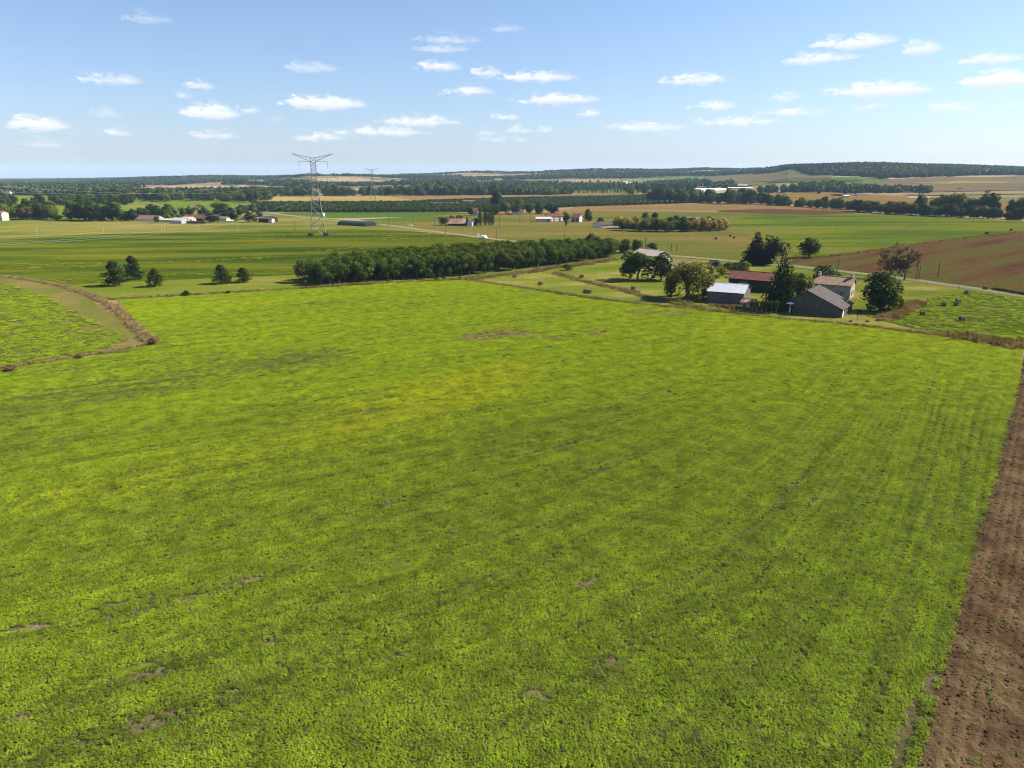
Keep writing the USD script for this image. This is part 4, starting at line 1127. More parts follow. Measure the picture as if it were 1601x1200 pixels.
# ------------------------------------------------------------------ wooden utility poles along the road
POLES = [(608,354,339,'in front of the bright green field'),(646,352.5,337,'left of the tall pole by the pale meadow'),(680,359,338.5,'thick one left of the red roofed shed'),(696.5,365.5,348,'below the red roofed shed'),(776,374,355.5,'right of the white van on the road'),(781,356,337,'right of the tall poplars'),(883,377,365.5,'behind the copse end'),(1009,390,370,'behind the white house'),(1050,392,380,'left one of the pair in the meadow behind the farm'),(1057.5,393.5,381,'right one of the pair in the meadow behind the farm'),
         (1310,421,403,'beside the road left of the half bare trees'),(1432,437.5,404,'tallest, beside the half bare trees'),(1436.5,436,415,'leaning close to the tallest pole'),(1466,434,408,'at the edge of the ploughed field'),(813,350,334,'left of the white house with arches'),(829,350,336,'just left of the white house with arches'),(462,362.5,345,'left of the big pylon'),(1287,334,326,'left one on the red ploughed strip'),(1304,335,327,'right one on the red ploughed strip'),(742,344,331,'between red roofed shed and poplars')]
for u, v, vt, lab in POLES:
    p = G(u, v); h = height_at(p, vt)
    t = thing('utility_pole', 'wooden utility pole ' + lab, 'utility pole', p, 0.5, 'utility poles near the road')
    part(t, 'pole', tube([(0, 0, -.2), (0, 0, h)], [.22, .16], 7), WOOD)
    part(t, 'crossarm', box(-.7, -.06, h - .5, .7, .06, h - .38), WOOD)
    for x in (-.6, 0, .6):
        part(t, 'insulator', tube([(x, 0, h - .38), (x, 0, h - .15)], [.06, .04], 5), WALL['grey'])

# ------------------------------------------------------------------ pylons
def pylon(loc, rz, s, label, thick):
    t = thing('power_pylon', label, 'pylon', loc, rz, 'steel lattice pylons of the power line')
    W = [(0, 5.0), (30.5, 1.7), (39.5, 1.6), (49.0, 1.5)]
    wid = lambda z: float(np.interp(z, [a for a, b in W], [b for a, b in W]))
    cor = [(-1, -1), (1, -1), (1, 1), (-1, 1)]
    for sx, sy in cor:
        part(t, 'leg', cat([bar((sx * wid(a) * s, sy * wid(a) * s, a * s), (sx * wid(b) * s, sy * wid(b) * s, b * s), thick * (1.35 if b < 31 else 1.0)) for a, b in ((0, 30.5), (30.5, 49))]), METAL)
        ft = trimesh.creation.icosphere(2, 1.0)
        part(t, 'concrete_foot', box(sx * wid(0) * s - .6, sy * wid(0) * s - .6, -.3, sx * wid(0) * s + .6, sy * wid(0) * s + .6, .5), WALL['grey'])
    lv = [0, 6.5, 12.5, 18, 22.5, 26.5, 30.5, 33, 35.2, 37.4, 39.5, 41.8, 44, 46.2, 49]
    for face in range(4):
        (ax, ay), (bx, by) = cor[face], cor[(face + 1) % 4]
        ms = []
        for a, b in zip(lv[:-1], lv[1:]):
            P_ = lambda c, z: (c[0] * wid(z) * s, c[1] * wid(z) * s, z * s)
            ms += [bar(P_((ax, ay), a), P_((bx, by), b), thick * .62), bar(P_((bx, by), a), P_((ax, ay), b), thick * .62), bar(P_((ax, ay), b), P_((bx, by), b), thick * .6)]
        part(t, 'bracing', cat(ms), METAL)
    for sg_ in (-1, 1):
        up, lo = [], []
        for sy in (-1, 1):
            tip = np.array((sg_ * 12.6, 0, 51.3)) * s
            b0, b1 = np.array((sg_ * 1.5, sy * 1.5, 49)) * s, np.array((sg_ * 1.5, sy * 1.5, 46.6)) * s
            up += [bar(b0, tip, thick * .8), bar(b1, tip, thick * .8)]
            for q in (.25, .5, .75):
                up += [bar(b0 + (tip - b0) * q, b1 + (tip - b1) * (q - .12), thick * .45)]
            e = np.array((sg_ * 8.7, 0, 46.9)) * s
            up += [bar(b1, e, thick * .7)]
            tl = np.array((sg_ * 14.5, 0, 36.9)) * s
            c0, c1 = np.array((sg_ * 1.6, sy * 1.6, 39.8)) * s, np.array((sg_ * 1.65, sy * 1.65, 36.9)) * s
            lo += [bar(c0, tl, thick * .8), bar(c1, tl, thick * .8)]
            for q in (.2, .4, .6, .8):
                lo += [bar(c0 + (tl - c0) * q, c1 + (tl - c1) * (q - .1), thick * .45)]
        part(t, 'upper_arm', cat(up), METAL); part(t, 'lower_arm', cat(lo), METAL)
        for x, z in ((8.7, 46.9), (14.5, 36.9), (8.0, 36.9)):
            pts = [(sg_ * x * s, 0, (z - k * .5) * s) for k in range(9)]
            part(t, 'insulator', tube(pts, [.07 if k % 2 else .13 for k in range(9)], 6), DARKSTEEL)
    return t


pa, pb = G(498, 368.0), G(583.5, 316.5)
d = (pa - pb)[:2]; span = np.linalg.norm(d); d /= span
prz = math.atan2(d[1], d[0]) + math.pi / 2
prz += 0.12
sb = height_at(pb, 262) / 51.3
sa = height_at(pa, 240) / 51.3
pylon(pa, prz, sa, 'large steel lattice pylon standing in the left crop field', 0.15)
pylon(pb, prz, sb, 'distant smaller looking steel lattice pylon behind the tan stubble field', 0.11)
pc = np.array([-92.5, 49.0, -3.7])
ex = np.array([math.cos(prz), math.sin(prz)])
CABLE = simple('cable', (0.12, 0.12, 0.12), 0.05, 1, 0.6, 0.0, 0.3)
EARTH = [(12.6, 51.2, 'earth wire')]
for k, (x, z) in enumerate([(-12.6, 51.2), (12.6, 51.2), (-8.7, 42.6), (8.7, 42.6), (-14.5, 32.6), (-8.0, 32.6), (8.0, 32.6), (14.5, 32.6)]):
    for j, (p, s0, q, s1, sag) in enumerate([(pa, sa, pb, sb, 13.0), (pa, sa, pc, sa, 10.0)]):
        a = np.array([p[0] + ex[0] * x * s0, p[1] + ex[1] * x * s0, z * s0]); b = np.array([q[0] + ex[0] * x * s1, q[1] + ex[1] * x * s1, z * s1])
        tt = np.linspace(0, 1, 41)
        pts = a + (b - a) * tt[:, None]; pts[:, 2] -= 4 * (sag if k > 1 else sag * .75) * tt * (1 - tt)
        m = tube(pts, 0.019 if k > 1 else 0.011, 5)
        side = 'left' if x < 0 else 'right'
        tier = ('top earth wire', 'upper cable', 'outer lower cable', 'inner lower cable')[0 if k < 2 else 1 if k < 4 else 2 if abs(x) > 10 else 3]
        tag(raw(numbered('/World', 'power_cable'), np.array(m.vertices), np.array(m.faces), CABLE), f'{side} {tier} ' + ('running from the big pylon to the far pylon' if j == 0 else 'sagging from the big pylon towards the left picture edge'), 'power cable', 'cables of the power line')
for k, (sx, sy) in enumerate([(-1, -1), (1, -1), (1, 1), (-1, 1)]):
    c, s_ = math.cos(prz), math.sin(prz)
    x, y = sx * 5 * sa, sy * 5 * sa
    copy('bush', 'bush_oak', (pa[0] + c * x - s_ * y, pa[1] + s_ * x + c * y, 0), k, (4.2, 4.2, 2.4), 'dark scrub around the ' + ('near left', 'near right', 'far right', 'far left')[k] + ' foot of the big pylon', 'bush')

# ------------------------------------------------------------------ vehicles and small things by the road
p = G(757, 372.6)
nxt = G(800, 377.5)
t = thing('parked_van', 'small white van on the road right of a white box', 'van', p, math.atan2(nxt[1] - p[1], nxt[0] - p[0]))
bodyp = [(-2.3, .35), (2.3, .35), (2.35, .95), (1.5, 1.15), (.85, 1.95), (-2.2, 2.0), (-2.3, 1.8)]
part(t, 'body', prism([(a, b) for a, b in bodyp], -.9, .9), WHITE)
for x in (-1.45, 1.45):
    for y in (-.92, .92):
        w = trimesh.creation.cylinder(.34, .2, sections=14); w.apply_transform(trimesh.transformations.rotation_matrix(np.pi / 2, [1, 0, 0])); w.apply_translation([x, y, .34])
        part(t, 'wheel', w, DARKSTEEL)
for y in (-.915, .915):
    part(t, 'side_window', slab(np.array([(.15, y, 1.25), (1.2, y, 1.25), (.8, y, 1.8), (.15, y, 1.8)]) , .01), GLASS)
part(t, 'windscreen', slab(np.array([(1.46, -.75, 1.22), (1.46, .75, 1.22), (.92, .75, 1.88), (.92, -.75, 1.88)]), .012), GLASS)
for y in (-.7, .7):
    part(t, 'headlight', box(2.3, y - .14, .75, 2.37, y + .14, .92), ROOF['glass'])
p = G(748, 370.5)
t = thing('road_sign', 'white upright board beside the road left of the van', 'sign', p, 0.2)
hp = height_at(p, 364.5)
part(t, 'board', box(-.75, -.04, .5, .75, .04, hp), WHITE); part(t, 'post', bar((-.5, .06, 0), (-.5, .06, hp), .05), METAL); part(t, 'post', bar((.5, .06, 0), (.5, .06, hp), .05), METAL)
p = G(506, 338)
t = thing('water_tank', 'white upright tank beside the road right of the pylon', 'tank', p)
hp = height_at(p, 332)
part(t, 'tank', trimesh.creation.cylinder(1.1, hp - .8, sections=16, transform=trimesh.transformations.translation_matrix([0, 0, .4 + (hp - .8) / 2])), WHITE)
part(t, 'lid', trimesh.creation.cone(1.15, .4, sections=16, transform=trimesh.transformations.translation_matrix([0, 0, hp - .4])), WALL['grey']); part(t, 'plinth', box(-1.3, -1.3, 0, 1.3, 1.3, .4), WALL['grey'])
p = G(642, 353)
t = thing('water_trough', 'white cattle trough in the meadow beyond the road', 'trough', p)
part(t, 'basin', cat([box(-1.3, -.6, 0, 1.3, -.5, .9), box(-1.3, .5, 0, 1.3, .6, .9), box(-1.3, -.5, 0, -1.2, .5, .9), box(1.2, -.5, 0, 1.3, .5, .9)]), WHITE); part(t, 'floor_plate', box(-1.2, -.5, .1, 1.2, .5, .2), WHITE)
# dark green poly tunnel
A, B = G(527, 351.5), G(570, 353.8)
e = B - A; L = float(np.linalg.norm(e))
t = thing('poly_tunnel', 'long dark green film tunnel lying below the road', 'greenhouse', A, math.atan2(e[1], e[0]))
FILM = simple('green_film', (0.012, 0.028, 0.025), 0.15, 0.3, 0.75, spec=0.12)
th = np.linspace(0, np.pi, 11)
nseg = 9
for k in range(nseg):
    x0, x1 = L * k / nseg, L * (k + 1) / nseg - .06
    sc_ = 1.0 + .012 * (k % 2)
    prof_ = [(6 - math.cos(a) * 6.0 * sc_, math.sin(a) * 3.4 * sc_) for a in th]
    part(t, 'film_bay', prism(prof_, x0, x1, True), FILM, smooth=30)
for k in range(3):
    part(t, 'end_rib', tube([(L + .1 + k * 1.6, 6 - math.cos(a) * 6.1, math.sin(a) * (3.5 - .3 * k)) for a in th], .22, 5), FILM)

# other buildings: name, label, u0, v0, u1, v1, eave row, ridge row, depth, options
def bld(name, label, cat_, u0, v0, u1, v1, ve, vr, depth, **kw):
    A, B = G(u0, v0), G(u1, v1)
    hf, hr = height_at(A, ve), height_at(A, vr)
    if not kw.get('gable'):                       # the ridge lies half the depth further back
        m = A + np.array([0, depth / 2, 0]); hr = max(hf + .5, min(height_at(m, vr), hf + depth * .45))
    return house(name, label, cat_, A, B, depth, hf, hr, **kw)


W_ = lambda n, z=0.9: [('front', 1.2 + 3.0 * k, z, 1.0, 1.2, 'window') for k in range(n)]
bld('white_villa', 'white house with arched doors and red roof near the dark dome tree', 'house', 862, 346, 880, 345.3, 338.5, 334, 10, wall='white', roof='red', openings=[('front', 2, 0, 1.6, 2.6, 'opening'), ('front', 7.5, 0, 2.2, 3.0, 'opening'), ('front', 5, 1, 1, 1.2, 'window')])
bld('annex', 'low annex with pale blue wall and tan roof left of the white house', 'house', 838, 347, 862, 347, 342, 339, 9, wall='blue', roof='pale', openings=[('front', 9.5, 0, 1.2, 2.2, 'opening')])
bld('timber_barn', 'dark timber barn with red roof and grey gable right of the white house', 'barn', 893, 347, 905.5, 347.3, 339, 334.5, 9, wall='grey', roof='red', openings=[('front', .8, 0, 2.2, 3.2, 'opening'), ('front', 4, 0, 2.4, 3.2, 'opening')])
bld('dark_shed', 'dark roofed shed with white wall left of the yellow trees', 'shed', 941, 355.5, 967, 354.5, 351.5, 346.5, 12, wall='white', roof='dark')
bld('big_roof_barn', 'large barn with broad brown roof rising behind the yellow hedge trees', 'barn', 1066, 347.5, 1093, 347.8, 344, 338.5, 16, wall='cream', roof='brown', panels=(4, 1))
bld('red_hut', 'small dark red hut at the right end of the yellow hedge', 'hut', 1131.5, 356.2, 1140, 355.6, 351.5, 349.5, 6, wall='timber', roof='red', openings=[('front', 1.0, 0, 1.4, 2.2, 'opening')])
bld('old_farm_shed', 'low open farm shed with long red brown tiled roof beyond the road', 'barn', 701, 352.8, 728, 353, 349.5, 341.5, 15, wall='dark', roof='orange', panels=(4, 1), panel_mats=['orange', 'brown', 'orange', 'pink'])
bld('shed_annex', 'whitish annex between the red brown shed and the poplars', 'house', 731, 353.3, 738, 353.6, 348, 344, 6, wall='white', roof='pale', openings=W_(1))
bld('grey_house', 'pale grey gabled house half hidden behind the poplars', 'house', 736, 337, 747, 337, 329, 325, 8, wall='grey', roof='red', openings=W_(2, 2))
bld('red_roof_house', 'red roofed house with white chimney left of the dark dome tree', 'house', 800, 335.5, 817, 335.5, 331, 326.5, 11, wall='cream', roof='red', openings=W_(2), chimneys=[(5, 5.5, 5.5, .9)])
bld('packing_shed', 'long whitish roofed shed in the dark orchard', 'shed', 672, 321.5, 692, 321.5, 319, 316.5, 14, wall='blue', roof='zinc')
bld('packing_shed', 'pale flat shed in the orchard right of the whitish one', 'shed', 695, 321.5, 716, 321.5, 319, 316.3, 14, wall='cream', roof='pale')
bld('orchard_house', 'orange roofed house with bluish left slope in the orchard', 'house', 723, 319, 742, 319, 316, 313, 12, wall='cream', roof='orange')
bld('orchard_house', 'low salmon roofed building at the right orchard end', 'house', 749, 319, 762, 319, 317, 314.5, 10, wall='cream', roof='pink')
bld('dark_shed', 'black timber shed with grey lean to at the left road bend', 'shed', 404, 347, 419, 347.5, 341.5, 338, 12, wall='dark', roof='dark')
bld('grey_lean_to', 'small grey lean to against the black timber shed', 'shed', 419.5, 348, 425, 348, 342.5, 340.5, 8, wall='grey', roof='dark')
# hamlet at the left
ham = [('cottage', 'cottage with broad orange roof and long pale front wall in the hamlet', 211, 345.5, 243, 346.5, 342, 336, 11, 'white', 'orange', 3),
       ('long_shed', 'low pale shed continuing right from the broad orange roof', 244, 346.8, 268, 347, 343.5, 341.5, 8, 'cream', 'pale', 0),
       ('greenhouse', 'shiny pale roofed glasshouse left of the dark red barn', 268, 349, 284, 349.5, 344, 340, 9, 'grey', 'zinc', 0),
       ('greenhouse', 'second pale roofed shed joined left to the dark red barn', 284, 347, 300, 347, 343, 339, 9, 'grey', 'pale', 0),
       ('hamlet_barn', 'dark red roofed barn with black gable in the hamlet', 292, 345.5, 317, 345.5, 341, 335.5, 10, 'dark', 'red', 0),
       ('white_house', 'low white house right of the dark hedge in the hamlet', 340, 345, 354, 345.5, 341, 338, 8, 'white', 'orange', 2),
       ('hidden_house', 'brown roofed house between hamlet trees at its right end', 377, 343, 394, 343, 338.5, 333.5, 9, 'cream', 'orange', 2),
       ('white_gable_house', 'white gabled house above the hamlet beside the yellow tree', 369, 331, 387, 331, 328, 324.5, 9, 'white', 'pale', 1),
       ('tile_house', 'salmon roofed house at the top of the sloping meadow', 296, 328.5, 311, 328.5, 325.5, 321.5, 9, 'cream', 'orange', 1),
       ('brown_house', 'brown roofed house behind dark trees left of the hamlet', 186, 343.5, 199, 343.5, 338, 331.5, 9, 'cream', 'brown', 1),
       ('stone_house', 'grey stone gable between dark trees left of the hamlet', 145, 341.5, 157, 341.5, 335.5, 329.5, 8, 'stone', 'pale', 1),
       ('tower_house', 'tall pale tower house among trees at the far left', 8, 309, 16.5, 309, 300.5, 296.5, 6, 'cream', 'brown', 0),
       ('cream_house', 'cream house cut by the left picture edge', -6, 345, 4, 345, 333, 330, 9, 'cream', 'orange', 1),
       ('small_hut', 'tiny orange lit hut near the left edge trees', 25, 341, 30, 341, 337, 335.5, 5, 'cream', 'orange', 0),
       ('far_farm', 'pale building between trees above the yellow tree', 374, 298, 387, 298, 293, 289, 14, 'cream', 'pink', 0)]
for nm, lab, u0, v0, u1, v1, ve, vr, dp, wl, rf, nw in ham:
    bld(nm, lab, 'house' if 'house' in nm or 'cottage' in nm else 'barn' if 'barn' in nm or 'farm' in nm else 'shed', u0, v0, u1, v1, ve, vr, dp, wall=wl, roof=rf, openings=W_(nw))
far = [('far_barn', 'long dark barn with white gable wall behind the poplar plantation', 950, 288, 964, 288, 285, 284, 20, 'white', 'dark'), ('far_barn', 'small white barn right of the long dark barn', 969, 287, 979, 287, 284, 282.8, 18, 'white', 'white'),
       ('greenhouse', 'left half of the wide white glasshouse range', 1096, 299, 1136, 296.5, 295.5, 294.5, 30, 'white', 'glass'), ('greenhouse', 'right half of the wide white glasshouse range', 1138, 296, 1176, 294.5, 293.5, 292.5, 30, 'white', 'glass'),
       ('brown_shed', 'low brown roofed shed left of the white glasshouses', 1088, 295, 1110, 295, 292.5, 291, 20, 'timber', 'brown'), ('brown_shed', 'brown roofed shed above the white glasshouses', 1149, 291.5, 1166, 291.5, 289.5, 288, 20, 'timber', 'pale'),
       ('far_house', 'white house with brown roof in the ochre fields', 1341, 306.5, 1357, 306.5, 303.5, 302, 14, 'white', 'brown'), ('far_house', 'pale hall in the ochre field farm at the right', 1378, 298, 1396, 298, 295, 293.5, 18, 'white', 'grey'), ('far_house', 'pale roofed house left in the ochre field farm', 1320, 309, 1328, 309, 306, 304.5, 12, 'cream', 'white'),
       ('roadside_shed', 'pale shed at the left end of the tall right tree belt', 1341, 329, 1352, 329, 326.5, 325, 9, 'cream', 'pale'), ('far_house', 'grey roofed house at the right picture edge among trees', 1592, 322, 1606, 322, 318, 313, 12, 'white', 'slate'), ('long_low_shed', 'long low dark shed lying in the ochre field', 1419, 309.5, 1452, 311, 308.5, 307.7, 10, 'dark', 'pale')]
ROOF['grey'] = ROOF['zinc']
for nm, lab, u0, v0, u1, v1, ve, vr, dp, wl, rf in far:
    bld(nm, lab, 'greenhouse' if nm == 'greenhouse' else 'house' if 'house' in nm else 'barn' if 'barn' in nm else 'shed', u0, v0, u1, v1, ve, vr, dp, wall=wl, roof=rf, panels=((6, 1) if nm == 'greenhouse' else (1, 1)))

# ------------------------------------------------------------------ trees one can tell apart
for u, v, vt, w, k, lab in [(181,446.5,409,42,'a','large bushy pine, leftmost of the five in the meadow strip'), (209,437,401.5,33,'b','dark bushy pine standing behind the leftmost one'), (243,448,421,28,'c','ragged small pine, third from the left'), (347,443.5,415,34,'b','bushy pine, fourth from the left in the meadow strip'), (380.5,441.5,419,26,'a','low bushy pine, rightmost of the five in the meadow strip')]:
    plant('pine_tree', 'pine_' + k, u, v, vt, w, lab, 'pine tree', 'pines in the meadow strip')
T = [('broadleaf_tree','broadleaf_oak_b',997,438,391,64,'round dark oak, left of the two in front of the white house'), ('broadleaf_tree','broadleaf_oak_a',1033,438,394,44,'narrower dark oak, right of the two in front of the white house'),
     ('willow_tree','willow_tree',1074,467,403,84,'wide yellow green willow left of the farm sheds'), ('broadleaf_tree','broadleaf_oak_c',1377,487,423,66,'big round dark tree at the right end of the farm'),
     ('spruce_tree','spruce_a',1219,484,389,56,'tall dark spruce between red barn and grey barn'), ('spruce_tree','spruce_b',1181,412,360,50,'pointed dark conifer behind the red barn, left one of the big pair'), ('conifer_tree','dome_tree',1203,413,359,62,'broad dark conifer behind the red barn, right one of the big pair'), ('conifer_tree','dome_tree',1187,413,369,54,'lower dark conifer filling the gap of the big pair'),
     ('broadleaf_tree','broadleaf_oak_a',1264,403,371,36,'lone leaning dark tree at the green field corner'), ('broadleaf_tree','broadleaf_oak_c',1290,450,413,46,'dark tree behind the farmhouse chimneys'), ('broadleaf_tree','broadleaf_olive_b',1249,468,424,44,'olive yellow tree right of the tall spruce'), ('broadleaf_tree','broadleaf_olive_c',1238,450,420,24,'faded olive tree behind the tall spruce'),
     ('thin_tree','thin_tree_a',1391,436,387,46,'brown thin tree, left of the two half bare ones at the road'), ('thin_tree','thin_tree_b',1414,437.5,388,42,'rusty thin tree, right of the two half bare ones at the road'),
     ('broadleaf_tree','broadleaf_oak_c',976,395,373,25,'dark round tree left behind the white house'), ('broadleaf_tree','broadleaf_mid_c',996,394,373,20,'greener tree behind the roof of the white house'), ('broadleaf_tree','broadleaf_oak_b',1018.5,391.5,379,20,'small round dark tree right behind the white house'),
     ('broadleaf_tree','broadleaf_oak_a',923,392,364,24,'dark tree rising above the right end of the copse'), ('conifer_tree','dome_tree',862,334,315.5,28,'black dome shaped tree behind the white house with arches'),
     ('broadleaf_tree','broadleaf_oak_c',919,345,325.5,18,'dark tree right of the red roofed timber barn'), ('broadleaf_tree','broadleaf_mid_b',885,346,329,14,'tree between the white house and the timber barn'), ('broadleaf_tree','broadleaf_olive_a',939,349,338,14,'small olive tree left of the dark shed'), ('conifer_tree','column_tree_conifer',885,352,342,5,'tiny dark column tree in front of the white house'),
     ('broadleaf_tree','broadleaf_oak_a',1024,342,331.5,13,'round dark tree behind the yellow hedge'), ('broadleaf_tree','broadleaf_olive_b',1009,343,330.5,13,'olive tree left of the round dark one behind the yellow hedge'), ('broadleaf_tree','broadleaf_lime_b',1160,433,404,26,'bright green hedge tree above the lawn'), 
     ('cypress','column_tree_conifer',730,353,338,5,'slim dark cypress right of the red brown shed'), ('broadleaf_tree','broadleaf_olive_a',694,352,337,18,'olive tree left of the red brown shed'), ('broadleaf_tree','broadleaf_mid_a',706,346,336,12,'tree behind the roof of the red brown shed'), ('broadleaf_tree','broadleaf_olive_c',719,344,333,13,'rounded olive tree behind the red brown shed'),
     ('broadleaf_tree','broadleaf_oak_b',744,353,340,12,'dark bushy tree left of the four poplars'), ('broadleaf_tree','broadleaf_oak_a',736,337,323,12,'dark tree left of the grey gabled house'),
     ('broadleaf_tree','broadleaf_grey_a',790,335,312,20,'grey green tree left of the red roofed house'), ('broadleaf_tree','broadleaf_mid_b',808,335,316,18,'tree behind the red roofed house'), ('broadleaf_tree','broadleaf_mid_c',828,334,317,20,'green tree right of the red roofed house'), ('broadleaf_tree','broadleaf_oak_c',843,334,316,18,'dark tree left of the dome shaped one'), ('broadleaf_tree','broadleaf_grey_b',812,334,309,16,'tall grey green tree behind the red roofed house'),
     ('broadleaf_tree','broadleaf_oak_b',777,326,295,20,'tall dark tree standing in front of the bare field'), ('broadleaf_tree','broadleaf_oak_c',774,336,318,20,'dark tree right behind the poplars'), ('broadleaf_tree','broadleaf_lime_a',344,330,313,32,'broad yellow lime tree above the hamlet'), ('broadleaf_tree','broadleaf_brown_b',303,329.5,323,9,'small brown bush tree before the salmon roofed house'),
     ('broadleaf_tree','broadleaf_oak_a',133,344.5,311,40,'big round dark tree before the left belt'), ('broadleaf_tree','broadleaf_oak_b',176,345,315,32,'dark tree left of the brown roofed house'), ('broadleaf_tree','broadleaf_oak_c',156,345,318,22,'dark tree beside the grey stone gable'),
     ('broadleaf_tree','broadleaf_oak_a',222,341,324,28,'dark tree above the broad orange roof'), ('broadleaf_tree','broadleaf_oak_b',250,342,325,26,'dark tree behind the low pale shed'), ('broadleaf_tree','broadleaf_mid_a',264,342,324,22,'brownish green tree behind the glasshouse'), ('broadleaf_tree','broadleaf_lime_c',263,345,332,11,'small bright tree before the hamlet trees'), ('broadleaf_tree','broadleaf_oak_c',329,347,331,18,'dark tree right of the dark red barn'), ('broadleaf_tree','broadleaf_oak_a',355,344,327,22,'dark tree right of the low white house'), ('broadleaf_tree','broadleaf_oak_b',366,346,330,16,'dark tree before the brown roofed house'), ('broadleaf_tree','broadleaf_mid_b',398,346,334,14,'tree at the right end of the hamlet'),
     ('broadleaf_tree','broadleaf_oak_c',280,347.5,334,12,'dark tree rising before the glasshouse roofs'), ('broadleaf_tree','broadleaf_mid_c',246,348.5,337,12,'green tree at the right corner of the broad orange roof'), ('broadleaf_tree','broadleaf_oak_a',390,347,331,18,'dark tree in front of the brown roofed house at the hamlet end'), ('broadleaf_tree','broadleaf_oak_b',338,348,336,13,'dark tree before the left wall of the low white house'),
     ('broadleaf_tree','broadleaf_olive_b',90,345,333,16,'small pale olive tree at the meadow edge'), ('broadleaf_tree','broadleaf_oak_c',208,344,330,14,'dark tree left of the broad orange roof'), ('broadleaf_tree','broadleaf_oak_b',380,335,320,22,'dark tree left of the white gabled house'), ('broadleaf_tree','broadleaf_grey_c',395,332,316,18,'tree right of the white gabled house')]
for nm, k, u, v, vt, w, lab in T:
    plant(nm, k, u, v, vt, w, lab)
for i, (u, v, vt, w) in enumerate([(751,353,318.5,10), (759,352.5,316,8), (765,352.5,318,7.5), (770.5,352.5,320,7)]):
    plant('poplar_tree', 'column_tree_mid', u, v, vt, w, 'slim dark poplar, ' + ('leftmost', 'second', 'third', 'rightmost')[i] + ' of the four beside the red brown shed', 'poplar', 'four poplars beside the shed')
for i, u in enumerate([1174.5, 1182.5, 1190, 1197.5, 1205, 1213]):
    plant('clipped_tree', 'clipped_tree', u, 488.5 + i * .35, 468.5 + i * .2, 8.5, ('first', 'second', 'third', 'fourth', 'fifth', 'sixth')[i] + ' from the left of six small clipped trees in a row', 'tree', 'row of clipped trees')
BU = [(240,539,522,22,'rust','reddish brown bush at the corner of the ditch'),(228,524,515,11,'olive','small olive bush above the ditch corner'),(125,560,549,18,'rust','brown round bush on the left field margin'),(48,570,563,18,'rust','low brown bush on the left field margin'),(17,580,566,26,'rust','wide brown bush at the left picture edge'),(148,466,458,11,'brown','brown bush at the ditch bend'),(292,462,451,16,'oak','dark green bush on the field boundary below the pines'),(357,459,452,8,'oak','tiny dark bush on the field boundary'),(887,422,409,22,'mid','bright bush standing before the copse'),(805,433.5,427,10,'rust','brown bush left of the nearest bale'),
      (1120,420,402,16,'oak','dark shrub beside the little hut'),(1138,424,405,20,'oak','dark shrub right of the bright hedge tree'),(1113,427,410,14,'lime','light shrub in the farm hedge'),(1128,430,409,20,'lime','bright shrub in the farm hedge'),(1150,428,409,20,'oak','dark shrub before the big conifers'),(1385,487,477,26,'olive','yellowish low shrub before the big round tree'),(1345,490,483,10,'mid','little shrub by the barn door'),(1330,503,498.5,9,'rust','brown low shrub on the barn lawn'),(1356,503,499,9,'brown','second brown low shrub on the barn lawn'),(1543,367,360.5,9,'oak','dark bush on the field corner at the right'),(1581,361,355.5,6,'oak','smaller dark bush on the field corner at the right'),(1601,533,527,20,'rust','brown scrub at the right picture edge'),
      (1000,346,338,16,'olive','olive bush left of the round dark tree'),(1310,306,302,30,'oak','long dark bush by the ochre farm'),(1500,295.5,293,12,'oak','dark flat bush in the mauve field'),(695,437,430,9,'oak','dark shrub on the copse edge'),(683,438,432,9,'oak','second dark shrub on the copse edge'),(719,436,430,9,'mid','shrub at the copse corner')]
for u, v, vt, w, k, lab in BU:
    plant('bush', 'bush_' + k, u, v, vt, w, lab, 'bush')
for i, u in enumerate(np.linspace(1556, 1625, 10)):
    plant('hedge_bush', 'bush_oak', u, 453.5 + (u - 1556) * .17, 447.5 + (u - 1556) * .17, 13, 'low dark bush of the roadside hedge above the right pasture', 'bush', 'roadside hedge bushes at the right')
for i, u in enumerate(np.linspace(294, 318, 6)):
    plant('hedge_bush', 'bush_oak', u, 350, 342.5, 7.5, 'black green bush of the trimmed hedge before the dark red hamlet barn', 'bush', 'dark hedge before the hamlet barn')
# yellow trees round the big barn
for i in range(38):
    u = 968 + (i / 37) * 164
    front = i % 2
    v = (360 if front else 356) + 2.0 * math.sin((u - 968) / 164 * 3.14) + R.normal() * .5
    top = v - R.uniform(18, 22) + (2 if u > 1090 else 0)
    k = 'broadleaf_yellow_' if (u < 1000 and R.uniform() < .75) or (u > 1075 and R.uniform() < .6) else ('broadleaf_olive_' if R.uniform() < .6 else 'broadleaf_oak_')
    plant('yellowing_tree', k + 'abc'[i % 3], u, v, top, R.uniform(18, 25), 'yellowing tree of the dense hedge around the brown roofed barn', 'tree', 'yellow hedge trees around the brown roofed barn')

# the copse of young acacias
cop = poly_of([(472,447),(600,440),(725,431),(800,422.5),(862,415),(962,402),(958,395),(900,396),(820,399),(740,404),(660,409),(580,417),(520,426),(480,438)])
x0, y0, x1, y1 = cop.bounds
pts, tries = [], 0
while len(pts) < 285 and tries < 40000:
    q = R.uniform((x0, y0), (x1, y1)); tries += 1
    if inside(cop, q[None])[0] and all((q[0] - a[0]) ** 2 + (q[1] - a[1]) ** 2 > 3.1 ** 2 for a in pts):
        pts.append(q)
hc = height_at(G(600, 439), 405)
for i, q in enumerate(pts):
    h = hc * R.uniform(.93, 1.04)
    copy('acacia_tree', 'acacia_' + 'abcde'[i % 5], (q[0], q[1], 0), R.uniform(0, 6.28), (h * R.uniform(1.05, 1.35),) * 2 + (h,), 'young acacia of the long dense dark copse beside the crop field', 'acacia tree', 'acacias of the long dark copse')

